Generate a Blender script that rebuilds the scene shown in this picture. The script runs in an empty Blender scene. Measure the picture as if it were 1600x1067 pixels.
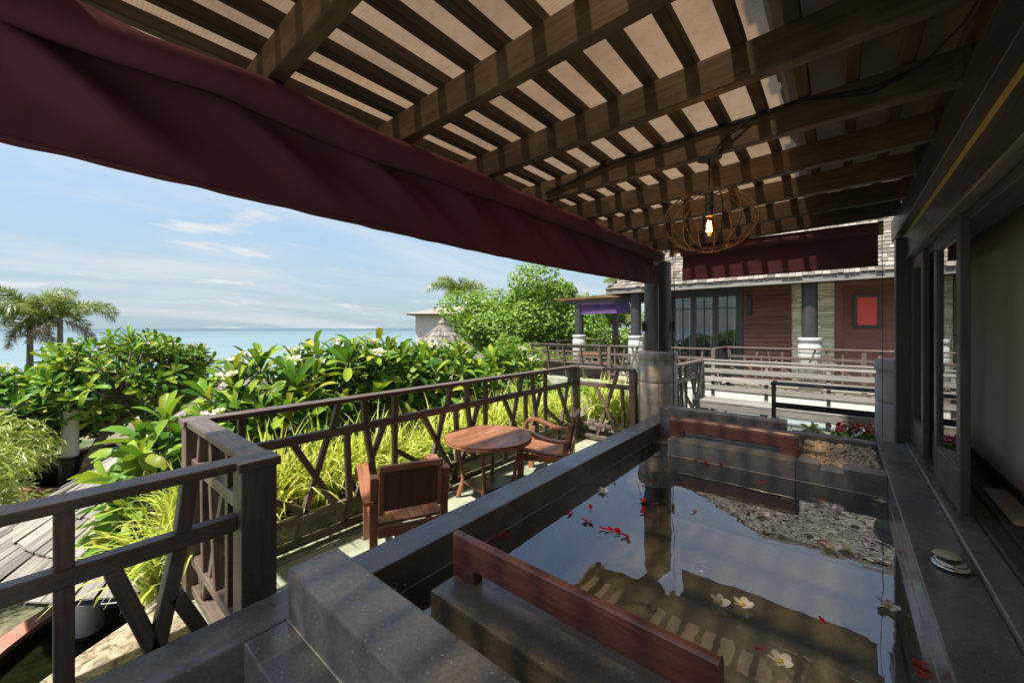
import bpy, bmesh, math, random
from mathutils import Vector, Matrix, noise as mnoise
SC = bpy.context.scene
COL = SC.collection
R = math.radians
random.seed(7)

# ------------------------------------------------------------------ camera, sky, sun, exposure
cam_d = bpy.data.cameras.new('camera'); cam = bpy.data.objects.new('camera', cam_d); COL.objects.link(cam)
cam.location = (0, 0, 1.536); cam.rotation_euler = (R(90), 0, R(39.76 - 90))
cam_d.sensor_width = 36; cam_d.lens = 13.849; cam_d.shift_y = -0.0128
cam_d.clip_start = 0.02; cam_d.clip_end = 60000
SC.camera = cam
TO_SUN = Vector((-0.469, 0.106, 0.883)).normalized()
SUN_EL = math.asin(TO_SUN.z); SUN_ROT = math.atan2(TO_SUN.x, TO_SUN.y)
sd = bpy.data.lights.new('sun', 'SUN'); sd.energy = 2.05; sd.angle = R(2.0); sd.color = (1.0, 0.94, 0.85)
sun = bpy.data.objects.new('sun', sd); COL.objects.link(sun)
sun.rotation_euler = (-TO_SUN).to_track_quat('-Z', 'Y').to_euler(); sun.location = (-6, 2, 20)

world = bpy.data.worlds.new('World'); SC.world = world; world.use_nodes = True
nt = world.node_tree; nt.nodes.clear()
def wn(t, **k):
    n = nt.nodes.new(t)
    for a, b in k.items(): setattr(n, a, b)
    return n
w_out = wn('ShaderNodeOutputWorld'); w_bg = wn('ShaderNodeBackground'); w_bg.inputs[1].default_value = 0.0500
sky = wn('ShaderNodeTexSky', sky_type='NISHITA', sun_disc=False)
sky.sun_elevation = SUN_EL; sky.sun_rotation = SUN_ROT; sky.altitude = 10; sky.air_density = 1.0; sky.dust_density = 0.9; sky.ozone_density = 2.0
tc = wn('ShaderNodeTexCoord'); sep = wn('ShaderNodeSeparateXYZ')
nt.links.new(tc.outputs['Generated'], sep.inputs[0])
zz = wn('ShaderNodeMath', operation='MAXIMUM'); zz.inputs[1].default_value = 0.0; nt.links.new(sep.outputs[2], zz.inputs[0])
za = wn('ShaderNodeMath', operation='ADD'); za.inputs[1].default_value = 0.16; nt.links.new(zz.outputs[0], za.inputs[0])
dx = wn('ShaderNodeMath', operation='DIVIDE'); nt.links.new(sep.outputs[0], dx.inputs[0]); nt.links.new(za.outputs[0], dx.inputs[1])
dy = wn('ShaderNodeMath', operation='DIVIDE'); nt.links.new(sep.outputs[1], dy.inputs[0]); nt.links.new(za.outputs[0], dy.inputs[1])
cmb = wn('ShaderNodeCombineXYZ'); nt.links.new(dx.outputs[0], cmb.inputs[0]); nt.links.new(dy.outputs[0], cmb.inputs[1])
def cloud(scale, rot, stretch, lo, hi, amt, seed):
    mp = wn('ShaderNodeMapping'); mp.inputs['Rotation'].default_value = (0, 0, rot); mp.inputs['Scale'].default_value = stretch; mp.inputs['Location'].default_value = (seed, seed * .7, 0)
    nt.links.new(cmb.outputs[0], mp.inputs[0])
    nz = wn('ShaderNodeTexNoise'); nz.inputs['Scale'].default_value = scale; nz.inputs['Detail'].default_value = 7; nz.inputs['Roughness'].default_value = 0.56; nz.inputs['Distortion'].default_value = 0.4
    nt.links.new(mp.outputs[0], nz.inputs[0])
    mr = wn('ShaderNodeMapRange'); mr.interpolation_type = 'SMOOTHSTEP'
    mr.inputs[1].default_value = lo; mr.inputs[2].default_value = hi; mr.inputs[3].default_value = 0; mr.inputs[4].default_value = amt
    nt.links.new(nz.outputs[0], mr.inputs[0]); return mr
c1 = cloud(0.8, 0.5, (0.5, 1.5, 1), 0.42, 0.68, 0.62, 3.3)
c2 = cloud(1.5, -0.3, (0.8, 1.3, 1), 0.57, 0.69, 0.95, 8.1)
cm = wn('ShaderNodeMath', operation='MAXIMUM'); nt.links.new(c1.outputs[0], cm.inputs[0]); nt.links.new(c2.outputs[0], cm.inputs[1])
mixc = wn('ShaderNodeMix', data_type='RGBA'); nt.links.new(cm.outputs[0], mixc.inputs[0]); nt.links.new(sky.outputs[0], mixc.inputs[6]); mixc.inputs[7].default_value = (4.6, 4.8, 5.1, 1)
veil = wn('ShaderNodeMapRange'); veil.interpolation_type = 'SMOOTHSTEP'
for i_, v_ in ((1, 0.0), (2, 0.55), (3, 0.90), (4, 0.05)): veil.inputs[i_].default_value = v_
nt.links.new(zz.outputs[0], veil.inputs[0])
mixv = wn('ShaderNodeMix', data_type='RGBA'); nt.links.new(veil.outputs[0], mixv.inputs[0]); nt.links.new(sky.outputs[0], mixv.inputs[6]); mixv.inputs[7].default_value = (1.85, 2.42, 2.85, 1)
nt.links.new(mixv.outputs[2], mixc.inputs[6]); mixc.inputs[7].default_value = (3.3, 3.5, 3.7, 1)
nt.links.new(mixc.outputs[2], w_bg.inputs[0]); nt.links.new(w_bg.outputs[0], w_out.inputs[0])

SC.render.engine = 'CYCLES'
vs = SC.view_settings; vs.view_transform = 'Standard'; vs.look = 'None'; vs.exposure = 2.25; vs.gamma = 1.0; vs.use_curve_mapping = False
SC.cycles.max_bounces = 10; SC.cycles.diffuse_bounces = 4; SC.cycles.glossy_bounces = 4; SC.cycles.transparent_max_bounces = 14; SC.cycles.transmission_bounces = 6
SC.cycles.caustics_reflective = False; SC.cycles.caustics_refractive = False; SC.cycles.sample_clamp_indirect = 6
SC.cycles.use_denoising = True

# ------------------------------------------------------------------ materials
MATS = {}
class NM:
    def __init__(s, name):
        s.m = bpy.data.materials.new(name); s.m.use_nodes = True; s.t = s.m.node_tree; s.t.nodes.clear()
        s.out = s.n('ShaderNodeOutputMaterial'); MATS[name] = s.m
    def n(s, t, **k):
        x = s.t.nodes.new(t)
        for a, b in k.items():
            if a == 'i':
                for kk, vv in b.items(): x.inputs[kk].default_value = vv
            else: setattr(x, a, b)
        return x
    def l(s, a, b): s.t.links.new(a, b)
    def coord(s, kind='Object', scale=(1, 1, 1)):
        tcn = s.n('ShaderNodeTexCoord'); mp = s.n('ShaderNodeMapping'); mp.inputs['Scale'].default_value = scale
        s.l(tcn.outputs[kind], mp.inputs[0]); return mp.outputs[0]
    def world(s, scale=(1, 1, 1)):
        g = s.n('ShaderNodeNewGeometry'); mp = s.n('ShaderNodeMapping'); mp.inputs['Scale'].default_value = scale
        s.l(g.outputs['Position'], mp.inputs[0]); return mp.outputs[0]
    def noise(s, vec, scale, detail=4, rough=0.55, dist=0):
        x = s.n('ShaderNodeTexNoise', i={'Scale': scale, 'Detail': detail, 'Roughness': rough, 'Distortion': dist}); s.l(vec, x.inputs[0]); return x.outputs[0]
    def ramp(s, fac, stops):
        x = s.n('ShaderNodeValToRGB'); e = x.color_ramp.elements
        while len(e) < len(stops): e.new(0.5)
        for el, (p, c) in zip(e, stops): el.position = p; el.color = (*c, 1) if len(c) == 3 else c
        s.l(fac, x.inputs[0]); return x.outputs[0]
    def mix(s, fac, a, b, blend='MIX'):
        x = s.n('ShaderNodeMix', data_type='RGBA', blend_type=blend)
        for v, i in ((fac, 0), (a, 6), (b, 7)):
            if hasattr(v, 'is_linked') or hasattr(v, 'links'): s.l(v, x.inputs[i])
            elif i == 0: x.inputs[0].default_value = v
            else: x.inputs[i].default_value = (*v, 1)
        return x.outputs[2]
    def math(s, op, a, b=None):
        x = s.n('ShaderNodeMath', operation=op)
        for v, i in ((a, 0), (b, 1)):
            if v is None: continue
            if hasattr(v, 'links'): s.l(v, x.inputs[i])
            else: x.inputs[i].default_value = v
        return x.outputs[0]
    def rng(s, fac, a, b, c, d):
        x = s.n('ShaderNodeMapRange'); 
        for i, v in ((1, a), (2, b), (3, c), (4, d)): x.inputs[i].default_value = v
        s.l(fac, x.inputs[0]); return x.outputs[0]
    def rand(s):
        o = s.n('ShaderNodeObjectInfo'); g = s.n('ShaderNodeNewGeometry')
        return s.math('FRACT', s.math('ADD', o.outputs['Random'], g.outputs['Random Per Island']))
    def bump(s, h, strength=0.3, dist=0.01):
        x = s.n('ShaderNodeBump', i={'Strength': strength, 'Distance': dist}); s.l(h, x.inputs['Height']); return x.outputs[0]
    def pbsdf(s, col, rough=0.5, nrm=None, metal=0, spec=None, coat=0):
        p = s.n('ShaderNodeBsdfPrincipled')
        if hasattr(col, 'links'): s.l(col, p.inputs['Base Color'])
        else: p.inputs['Base Color'].default_value = (*col, 1)
        if hasattr(rough, 'links'): s.l(rough, p.inputs['Roughness'])
        else: p.inputs['Roughness'].default_value = rough
        p.inputs['Metallic'].default_value = metal
        if spec is not None: p.inputs['Specular IOR Level'].default_value = spec
        if coat: p.inputs['Coat Weight'].default_value = coat; p.inputs['Coat Roughness'].default_value = 0.15
        if nrm is not None: s.l(nrm, p.inputs['Normal'])
        return p
    def done(s, sh): s.l(sh.outputs[0], s.out.inputs[0]); return s.m

def mat_wood(name, c1, c2, rough=0.55, grain=1.0, coat=0, wear=None, tint=0.35, spec=0.4):
    q = NM(name); uv = q.coord('UV', (2.2, 34 * grain, 1))
    n1 = q.noise(uv, 1.6, 6, 0.62, 0.6); uv2 = q.coord('UV', (0.9, 6, 1)); n2 = q.noise(uv2, 1.3, 3)
    col = q.ramp(n1, [(0.28, c1), (0.72, c2)])
    col = q.mix(q.rng(n2, 0.35, 0.75, 0, 0.55), col, tuple(v * 0.62 for v in c1))
    o = q.n('ShaderNodeObjectInfo'); f = q.rng(o.outputs['Random'], 0, 1, 1 - tint, 1 + tint * 0.6)
    vv = q.n('ShaderNodeHueSaturation'); q.l(col, vv.inputs['Color']); q.l(f, vv.inputs['Value']); col = vv.outputs[0]
    if wear:
        wv = q.noise(q.world((1, 1, 1)), 3.5, 6, 0.7)
        col = q.mix(q.rng(wv, 0.52, 0.72, 0, 0.8), col, wear)
    rr = q.rng(n1, 0.2, 0.8, rough + 0.12, rough - 0.08)
    return q.done(q.pbsdf(col, rr, q.bump(n1, 0.35, 0.004), coat=coat, spec=spec))

mat_wood('rail_wood', (0.088, 0.060, 0.047), (0.18, 0.130, 0.106), 0.42, wear=(0.19, 0.155, 0.135), tint=0.15)
mat_wood('rafter_wood', (0.066, 0.041, 0.026), (0.160, 0.106, 0.070), 0.56, wear=(0.19, 0.13, 0.09), tint=0.15)
mat_wood('batten_wood', (0.075, 0.055, 0.042), (0.165, 0.128, 0.10), 0.8, tint=0.35)
mat_wood('dark_wood', (0.045, 0.045, 0.043), (0.085, 0.084, 0.080), 0.38, tint=0.1)
mat_wood('teak', (0.22, 0.085, 0.042), (0.46, 0.205, 0.110), 0.33, coat=0.25, tint=0.18)
mat_wood('teak_dark', (0.10, 0.038, 0.022), (0.20, 0.085, 0.05), 0.36, coat=0.2, tint=0.12)
mat_wood('bar_wood', (0.11, 0.040, 0.030), (0.23, 0.095, 0.072), 0.34, coat=0.25, tint=0.08)
mat_wood('grey_wood', (0.155, 0.142, 0.125), (0.31, 0.288, 0.258), 0.75, tint=0.18)
mat_wood('shingle_wood', (0.115, 0.097, 0.076), (0.38, 0.345, 0.29), 0.85, grain=0.8, tint=0.5)
mat_wood('pale_rail', (0.085, 0.058, 0.046), (0.18, 0.132, 0.110), 0.6, tint=0.2)
mat_wood('louvre_wood', (0.22, 0.092, 0.062), (0.34, 0.160, 0.112), 0.45, tint=0.22)
mat_wood('trunk_bark', (0.13, 0.10, 0.075), (0.27, 0.22, 0.17), 0.9, grain=0.4, tint=0.1)

def mat_stone(name, c1, c2, speck, rough=0.3, sp=0.07):
    q = NM(name); w = q.world(); n1 = q.noise(w, 5, 7, 0.65); n2 = q.noise(w, 120, 3, 0.7)
    col = q.ramp(n1, [(0.3, c1), (0.75, c2)]); col = q.mix(q.rng(n2, 0.3, 0.7, 0, 0.55), col, tuple(v * 0.45 for v in c1))
    vo = q.n('ShaderNodeTexVoronoi', i={'Scale': 95.0}); q.l(w, vo.inputs[0])
    pick = q.math('GREATER_THAN', vo.outputs['Color'], 0.80)
    dot = q.math('MULTIPLY', q.math('LESS_THAN', vo.outputs['Distance'], sp * 4), pick)
    col = q.mix(q.math('MULTIPLY', dot, 0.55), col, speck)
    n3 = q.noise(w, 2.3, 5, 0.6); n4 = q.noise(q.world((1, 2.2, 2)), 2.6, 9, 0.74, 0.8)
    col = q.mix(q.rng(n4, 0.52, 0.74, 0, 0.42), col, tuple(min(1, v * 1.7 + .05) for v in c2)); col = q.mix(q.rng(n4, 0.46, 0.30, 0, 0.35), col, tuple(v * .5 for v in c1))
    return q.done(q.pbsdf(col, q.rng(n3, 0.3, 0.7, rough - 0.09, rough + 0.14), q.bump(n2, 0.06, 0.002), spec=0.5))
mat_stone('granite', (0.135, 0.135, 0.134), (0.245, 0.244, 0.242), (0.52, 0.51, 0.48), 0.26)
mat_stone('granite_wet', (0.14, 0.128, 0.105), (0.27, 0.25, 0.21), (0.40, 0.37, 0.30), 0.22)
mat_stone('tub_floor_stone', (0.22, 0.205, 0.155), (0.40, 0.375, 0.29), (0.26, 0.24, 0.19), 0.5)

def mat_plain(name, col, rough=0.6, var=0.15, scale=6, bumps=0.1, metal=0, spec=None, c2=None):
    q = NM(name); w = q.world(); n = q.noise(w, scale, 6, 0.62)
    c = q.ramp(n, [(0.3, tuple(v * (1 - var) for v in col)), (0.72, c2 or tuple(min(1, v * (1 + var)) for v in col))])
    return q.done(q.pbsdf(c, rough, q.bump(n, bumps, 0.006), metal=metal, spec=spec))
mat_plain('plaster_white', (0.60, 0.58, 0.545), 0.8, 0.08, 3)
mat_plain('plaster_aqua', (0.55, 0.66, 0.66), 0.7, 0.08, 3)
mat_plain('interior_beige', (0.82, 0.61, 0.43), 0.7, 0.06, 2)
mat_plain('post_paint', (0.036, 0.036, 0.036), 0.45, 0.25, 5)
mat_plain('black_metal', (0.018, 0.018, 0.019), 0.35, 0.2, 20, metal=0.3)
mat_plain('white_post', (0.66, 0.66, 0.58), 0.6, 0.06, 3)
mat_plain('grey_column', (0.36, 0.365, 0.345), 0.7, 0.16, 4)
mat_plain('terracotta', (0.40, 0.17, 0.12), 0.8, 0.25, 6)
mat_plain('soil', (0.12, 0.085, 0.055), 0.95, 0.4, 4, 0.6)
mat_plain('planter_concrete', (0.20, 0.20, 0.15), 0.9, 0.45, 7, 0.5, c2=(0.30, 0.29, 0.20))
mat_plain('rope_black', (0.015, 0.014, 0.013), 0.8)
mat_plain('rope_white', (0.55, 0.52, 0.46), 0.8)
mat_plain('steel', (0.62, 0.60, 0.56), 0.22, 0.05, 20, metal=1)
mat_plain('brass', (0.50, 0.36, 0.17), 0.3, 0.1, 20, metal=1)
mat_plain('rust', (0.105, 0.075, 0.052), 0.7, 0.45, 60, 0.3, metal=0.25)
mat_plain('cream_wall', (0.50, 0.45, 0.33), 0.85, 0.2, 30, 0.4)
mat_plain('mat_rug', (0.50, 0.40, 0.28), 0.95, 0.2, 120, 0.5)
mat_plain('red_panel', (0.78, 0.085, 0.065), 0.5, 0.06, 3)
mat_plain('glint_joint_line', (0.52, 0.50, 0.45), 0.5, 0.3, 40)  # pale colour for painted waterline reflections and the stone joint
mat_plain('edge_yellow', (0.50, 0.40, 0.17), 0.6, 0.15, 10)
mat_plain('curtain', (0.62, 0.62, 0.60), 0.9, 0.08, 10)
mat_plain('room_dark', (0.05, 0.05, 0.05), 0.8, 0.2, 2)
mat_plain('terracotta_tile', (0.42, 0.10, 0.05), 0.8, 0.25, 3)

q = NM('pillar_concrete'); w = q.world(); n1 = q.noise(w, 4.5, 7, 0.68); n2 = q.noise(q.world((7, 7, 1.2)), 2.0, 5, 0.6); n3 = q.noise(w, 26, 4)
col = q.ramp(n1, [(0.32, (0.30, 0.265, 0.215)), (0.55, (0.56, 0.52, 0.455)), (0.75, (0.74, 0.70, 0.62))])
col = q.mix(q.rng(n2, 0.46, 0.66, 0, 0.7), col, (0.24, 0.17, 0.11))
q.done(q.pbsdf(col, 0.75, q.bump(n3, 0.3, 0.004)))
q = NM('deck_stone'); w = q.world(); n1 = q.noise(w, 5, 7, 0.66); n2 = q.noise(w, 45, 4)
col = q.ramp(n1, [(0.3, (0.17, 0.19, 0.125)), (0.7, (0.37, 0.38, 0.28))]); oi = q.n('ShaderNodeObjectInfo')
hv = q.n('ShaderNodeHueSaturation'); q.l(col, hv.inputs['Color']); q.l(q.rng(oi.outputs['Random'], 0, 1, 0.8, 1.2), hv.inputs['Value'])
q.done(q.pbsdf(hv.outputs[0], 0.7, q.bump(n2, 0.4, 0.004)))
q = NM('coping_stone'); w = q.world(); n1 = q.noise(w, 13, 9, 0.75, 0.8); n2 = q.noise(w, 60, 4)
q.done(q.pbsdf(q.ramp(n1, [(0.40, (0.10, 0.075, 0.042)), (0.5, (0.29, 0.235, 0.145)), (0.62, (0.47, 0.41, 0.29))]), 0.9, q.bump(n1, 0.6, 0.01)))
q = NM('ground_soil'); w = q.world(); n1 = q.noise(w, 0.9, 8, 0.65); n2 = q.noise(w, 14, 6)
q.done(q.pbsdf(q.mix(q.rng(n1, 0.42, 0.6, 0, 1), q.ramp(n2, [(0.3, (0.13, 0.10, 0.065)), (0.7, (0.28, 0.23, 0.15))]), q.ramp(n2, [(0.3, (0.035, 0.06, 0.018)), (0.7, (0.08, 0.115, 0.035))])), 0.95, q.bump(n2, 0.6, 0.03)))

# fabric
def mat_fabric(name, c, c2):
    q = NM(name); w = q.world(); n = q.noise(w, 3, 5); n2 = q.noise(w, 260, 2)
    col = q.ramp(n, [(0.3, c), (0.7, c2)])
    d = q.pbsdf(col, 0.85, q.bump(n2, 0.12, 0.001), spec=0.2); t = q.n('ShaderNodeBsdfTranslucent'); q.l(col, t.inputs[0])
    mx = q.n('ShaderNodeMixShader', i={0: 0.12}); q.l(d.outputs[0], mx.inputs[1]); q.l(t.outputs[0], mx.inputs[2]); q.done(mx)
mat_fabric('maroon_fabric', (0.165, 0.064, 0.100), (0.225, 0.092, 0.132))
mat_fabric('purple_fabric', (0.10, 0.06, 0.17), (0.14, 0.085, 0.22))

# polycarbonate roof sheet: fine ribs, mostly diffusing, lets part of the sun straight through
q = NM('roof_sheet_plastic'); w = q.world((1, 1, 1)); sx = q.n('ShaderNodeSeparateXYZ'); q.l(w, sx.inputs[0])
rib = q.math('ABSOLUTE', q.math('SUBTRACT', q.math('FRACT', q.math('MULTIPLY', sx.outputs[0], 1 / 0.0125)), 0.5))
ribf = q.rng(rib, 0.30, 0.45, 0, 1)
dn = q.noise(w, 2.2, 7, 0.65); dn2 = q.noise(w, 22, 5, 0.7)
col = q.ramp(dn, [(0.3, (0.19, 0.130, 0.078)), (0.7, (0.32, 0.235, 0.150))])
col = q.mix(q.math('MULTIPLY', ribf, 0.8), col, (0.16, 0.12, 0.09)); col = q.mix(q.rng(dn2, 0.50, 0.70, 0, 0.6), col, (0.15, 0.09, 0.045))
tr = q.n('ShaderNodeBsdfTranslucent'); q.l(col, tr.inputs[0]); df = q.pbsdf(col, 0.4, spec=0.4)
tp = q.n('ShaderNodeBsdfTransparent'); tp.inputs[0].default_value = (0.95, 0.83, 0.68, 1)
m1 = q.n('ShaderNodeMixShader', i={0: 0.70}); q.l(df.outputs[0], m1.inputs[1]); q.l(tr.outputs[0], m1.inputs[2])
m2 = q.n('ShaderNodeMixShader'); q.l(q.rng(q.noise(w, 0.9, 3), 0.35, 0.65, 0.33, 0.47), m2.inputs[0]); q.l(m1.outputs[0], m2.inputs[1]); q.l(tp.outputs[0], m2.inputs[2]); q.done(m2)

# water and glass
def mat_water(name, tint, ior=1.33, bumpscale=6, bs=0.02, mapscale=(1, 1, 1), refl=1.0):
    q = NM(name); n = q.noise(q.world(mapscale), bumpscale, 3, 0.5); nb = q.bump(n, bs, 0.05)
    f0 = ((ior - 1) / (ior + 1)) ** 2; gg = q.n('ShaderNodeNewGeometry'); dp = q.n('ShaderNodeVectorMath', operation='DOT_PRODUCT'); q.l(gg.outputs['Incoming'], dp.inputs[0]); q.l(nb, dp.inputs[1])
    cs = q.math('SUBTRACT', 1.0, q.math('MINIMUM', q.math('ABSOLUTE', dp.outputs['Value']), 1.0))
    fres = q.math('ADD', f0, q.math('MULTIPLY', q.math('POWER', cs, 5.0), 1 - f0))
    gl = q.n('ShaderNodeBsdfGlossy', i={'Roughness': 0.0}); q.l(nb, gl.inputs['Normal'])
    tp = q.n('ShaderNodeBsdfTransparent'); tp.inputs[0].default_value = (*tint, 1)
    f = q.math('MINIMUM', q.math('MULTIPLY', fres, refl), 1.0)
    mx = q.n('ShaderNodeMixShader'); q.l(f, mx.inputs[0]); q.l(tp.outputs[0], mx.inputs[1]); q.l(gl.outputs[0], mx.inputs[2]); q.done(mx)
mat_water('bath_water_surface', (0.94, 0.95, 0.91), 2.75, 3.6, 0.024)
mat_water('pond_water_surface', (0.42, 0.48, 0.38), 2.0, 4, 0.03)
def mat_glass(name, tint, ior, mult):
    mat_water(name, tint, ior, 1.3, 0.006, refl=mult)
mat_glass('window_glass', (0.72, 0.76, 0.76), 1.75, 1.4)
mat_glass('bulb_glass', (1.0, 0.72, 0.30), 1.3, 1.0)
q = NM('filament_glow'); e = q.n('ShaderNodeEmission', i={'Strength': 40.0}); e.inputs[0].default_value = (1.0, 0.50, 0.10, 1); q.done(e)

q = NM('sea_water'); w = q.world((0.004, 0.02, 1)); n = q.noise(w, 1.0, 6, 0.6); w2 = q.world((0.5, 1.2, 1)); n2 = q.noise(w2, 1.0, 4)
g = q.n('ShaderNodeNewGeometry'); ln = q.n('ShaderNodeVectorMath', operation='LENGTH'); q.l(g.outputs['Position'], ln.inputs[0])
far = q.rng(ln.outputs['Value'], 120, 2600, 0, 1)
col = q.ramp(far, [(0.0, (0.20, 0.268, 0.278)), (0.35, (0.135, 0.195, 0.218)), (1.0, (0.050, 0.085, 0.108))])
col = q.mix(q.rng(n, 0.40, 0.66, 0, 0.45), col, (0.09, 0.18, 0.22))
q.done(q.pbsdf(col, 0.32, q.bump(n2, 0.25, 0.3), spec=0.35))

# foliage
def mat_leaf(name, cols, trans=0.34, gloss=0.12, rough=0.35):
    q = NM(name); r = q.rand(); n = q.noise(q.world(), 2.2, 3)
    col = q.ramp(q.math('FRACT', q.math('ADD', r, q.math('MULTIPLY', n, 0.25))), [(i / (len(cols) - 1), c) for i, c in enumerate(cols)])
    d = q.n('ShaderNodeBsdfDiffuse'); q.l(col, d.inputs[0]); t = q.n('ShaderNodeBsdfTranslucent')
    tcol = q.mix(1.0, col, (1.25, 1.25, 0.55), 'MULTIPLY'); q.l(tcol, t.inputs[0])
    m1 = q.n('ShaderNodeMixShader', i={0: trans}); q.l(d.outputs[0], m1.inputs[1]); q.l(t.outputs[0], m1.inputs[2])
    gl = q.n('ShaderNodeBsdfGlossy', i={'Roughness': rough}); fr = q.n('ShaderNodeFresnel', i={'IOR': 1.45})
    m2 = q.n('ShaderNodeMixShader'); q.l(q.math('MULTIPLY', fr.outputs[0], gloss * 3), m2.inputs[0]); q.l(m1.outputs[0], m2.inputs[1]); q.l(gl.outputs[0], m2.inputs[2]); q.done(m2)
mat_leaf('plumeria_leaf', [(0.035, 0.095, 0.018), (0.075, 0.18, 0.022), (0.13, 0.26, 0.026), (0.25, 0.36, 0.035), (0.31, 0.40, 0.045), (0.10, 0.21, 0.028), (0.06, 0.15, 0.02), (0.40, 0.38, 0.05)], 0.34, 0.075)
mat_leaf('plumeria_leaf_dark', [(0.05, 0.12, 0.02), (0.085, 0.18, 0.025), (0.13, 0.24, 0.03), (0.17, 0.28, 0.035)])
mat_leaf('grass_leaf', [(0.38, 0.48, 0.05), (0.70, 0.70, 0.13), (0.26, 0.40, 0.04), (0.80, 0.78, 0.28), (0.50, 0.60, 0.07), (0.45, 0.36, 0.14)], 0.38, 0.08)
mat_leaf('tree_leaf', [(0.09, 0.18, 0.022), (0.16, 0.28, 0.03), (0.26, 0.39, 0.04), (0.13, 0.24, 0.025)], 0.36, 0.03)
mat_leaf('bamboo_leaf', [(0.24, 0.33, 0.07), (0.40, 0.47, 0.12), (0.52, 0.56, 0.18), (0.30, 0.38, 0.07)], 0.3, 0.05)
mat_leaf('palm_leaf', [(0.08, 0.14, 0.03), (0.15, 0.25, 0.045), (0.24, 0.30, 0.08), (0.32, 0.27, 0.15)], 0.25, 0.025)
mat_leaf('palm_dead', [(0.24, 0.18, 0.13), (0.34, 0.27, 0.20), (0.18, 0.14, 0.10)], 0.15, 0.02)
mat_leaf('shrub_leaf', [(0.10, 0.21, 0.02), (0.20, 0.33, 0.03), (0.30, 0.40, 0.05)], 0.35, 0.12)
mat_leaf('white_petal', [(0.82, 0.79, 0.72), (0.88, 0.86, 0.82)], 0.25, 0.03)
mat_leaf('red_petal', [(0.55, 0.012, 0.014), (0.68, 0.025, 0.02), (0.45, 0.008, 0.02)], 0.25, 0.10)
mat_plain('flower_eye', (0.80, 0.52, 0.03), 0.6)
mat_leaf('white_flower_petal', [(0.85, 0.82, 0.74), (0.90, 0.88, 0.82)], 0.2, 0.02)
q = NM('pebble_stone'); r = q.rand(); q.done(q.pbsdf(q.ramp(r, [(0, (0.62, 0.44, 0.24)), (0.35, (0.74, 0.58, 0.37)), (0.7, (0.78, 0.68, 0.51)), (1, (0.58, 0.40, 0.21))]), 0.5))
q = NM('villa_stone'); r = q.rand(); n = q.noise(q.world(), 40, 4); q.done(q.pbsdf(q.ramp(r, [(0, (0.52, 0.44, 0.29)), (0.5, (0.74, 0.66, 0.49)), (1, (0.84, 0.77, 0.62))]), 0.9, q.bump(n, 0.5, 0.01)))
q = NM('villa_shingle'); r = q.rand(); n = q.noise(q.world(), 30, 4); q.done(q.pbsdf(q.ramp(r, [(0, (0.085, 0.070, 0.055)), (0.5, (0.175, 0.150, 0.122)), (1, (0.27, 0.235, 0.195))]), 0.9, q.bump(n, 0.4, 0.006)))
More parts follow.
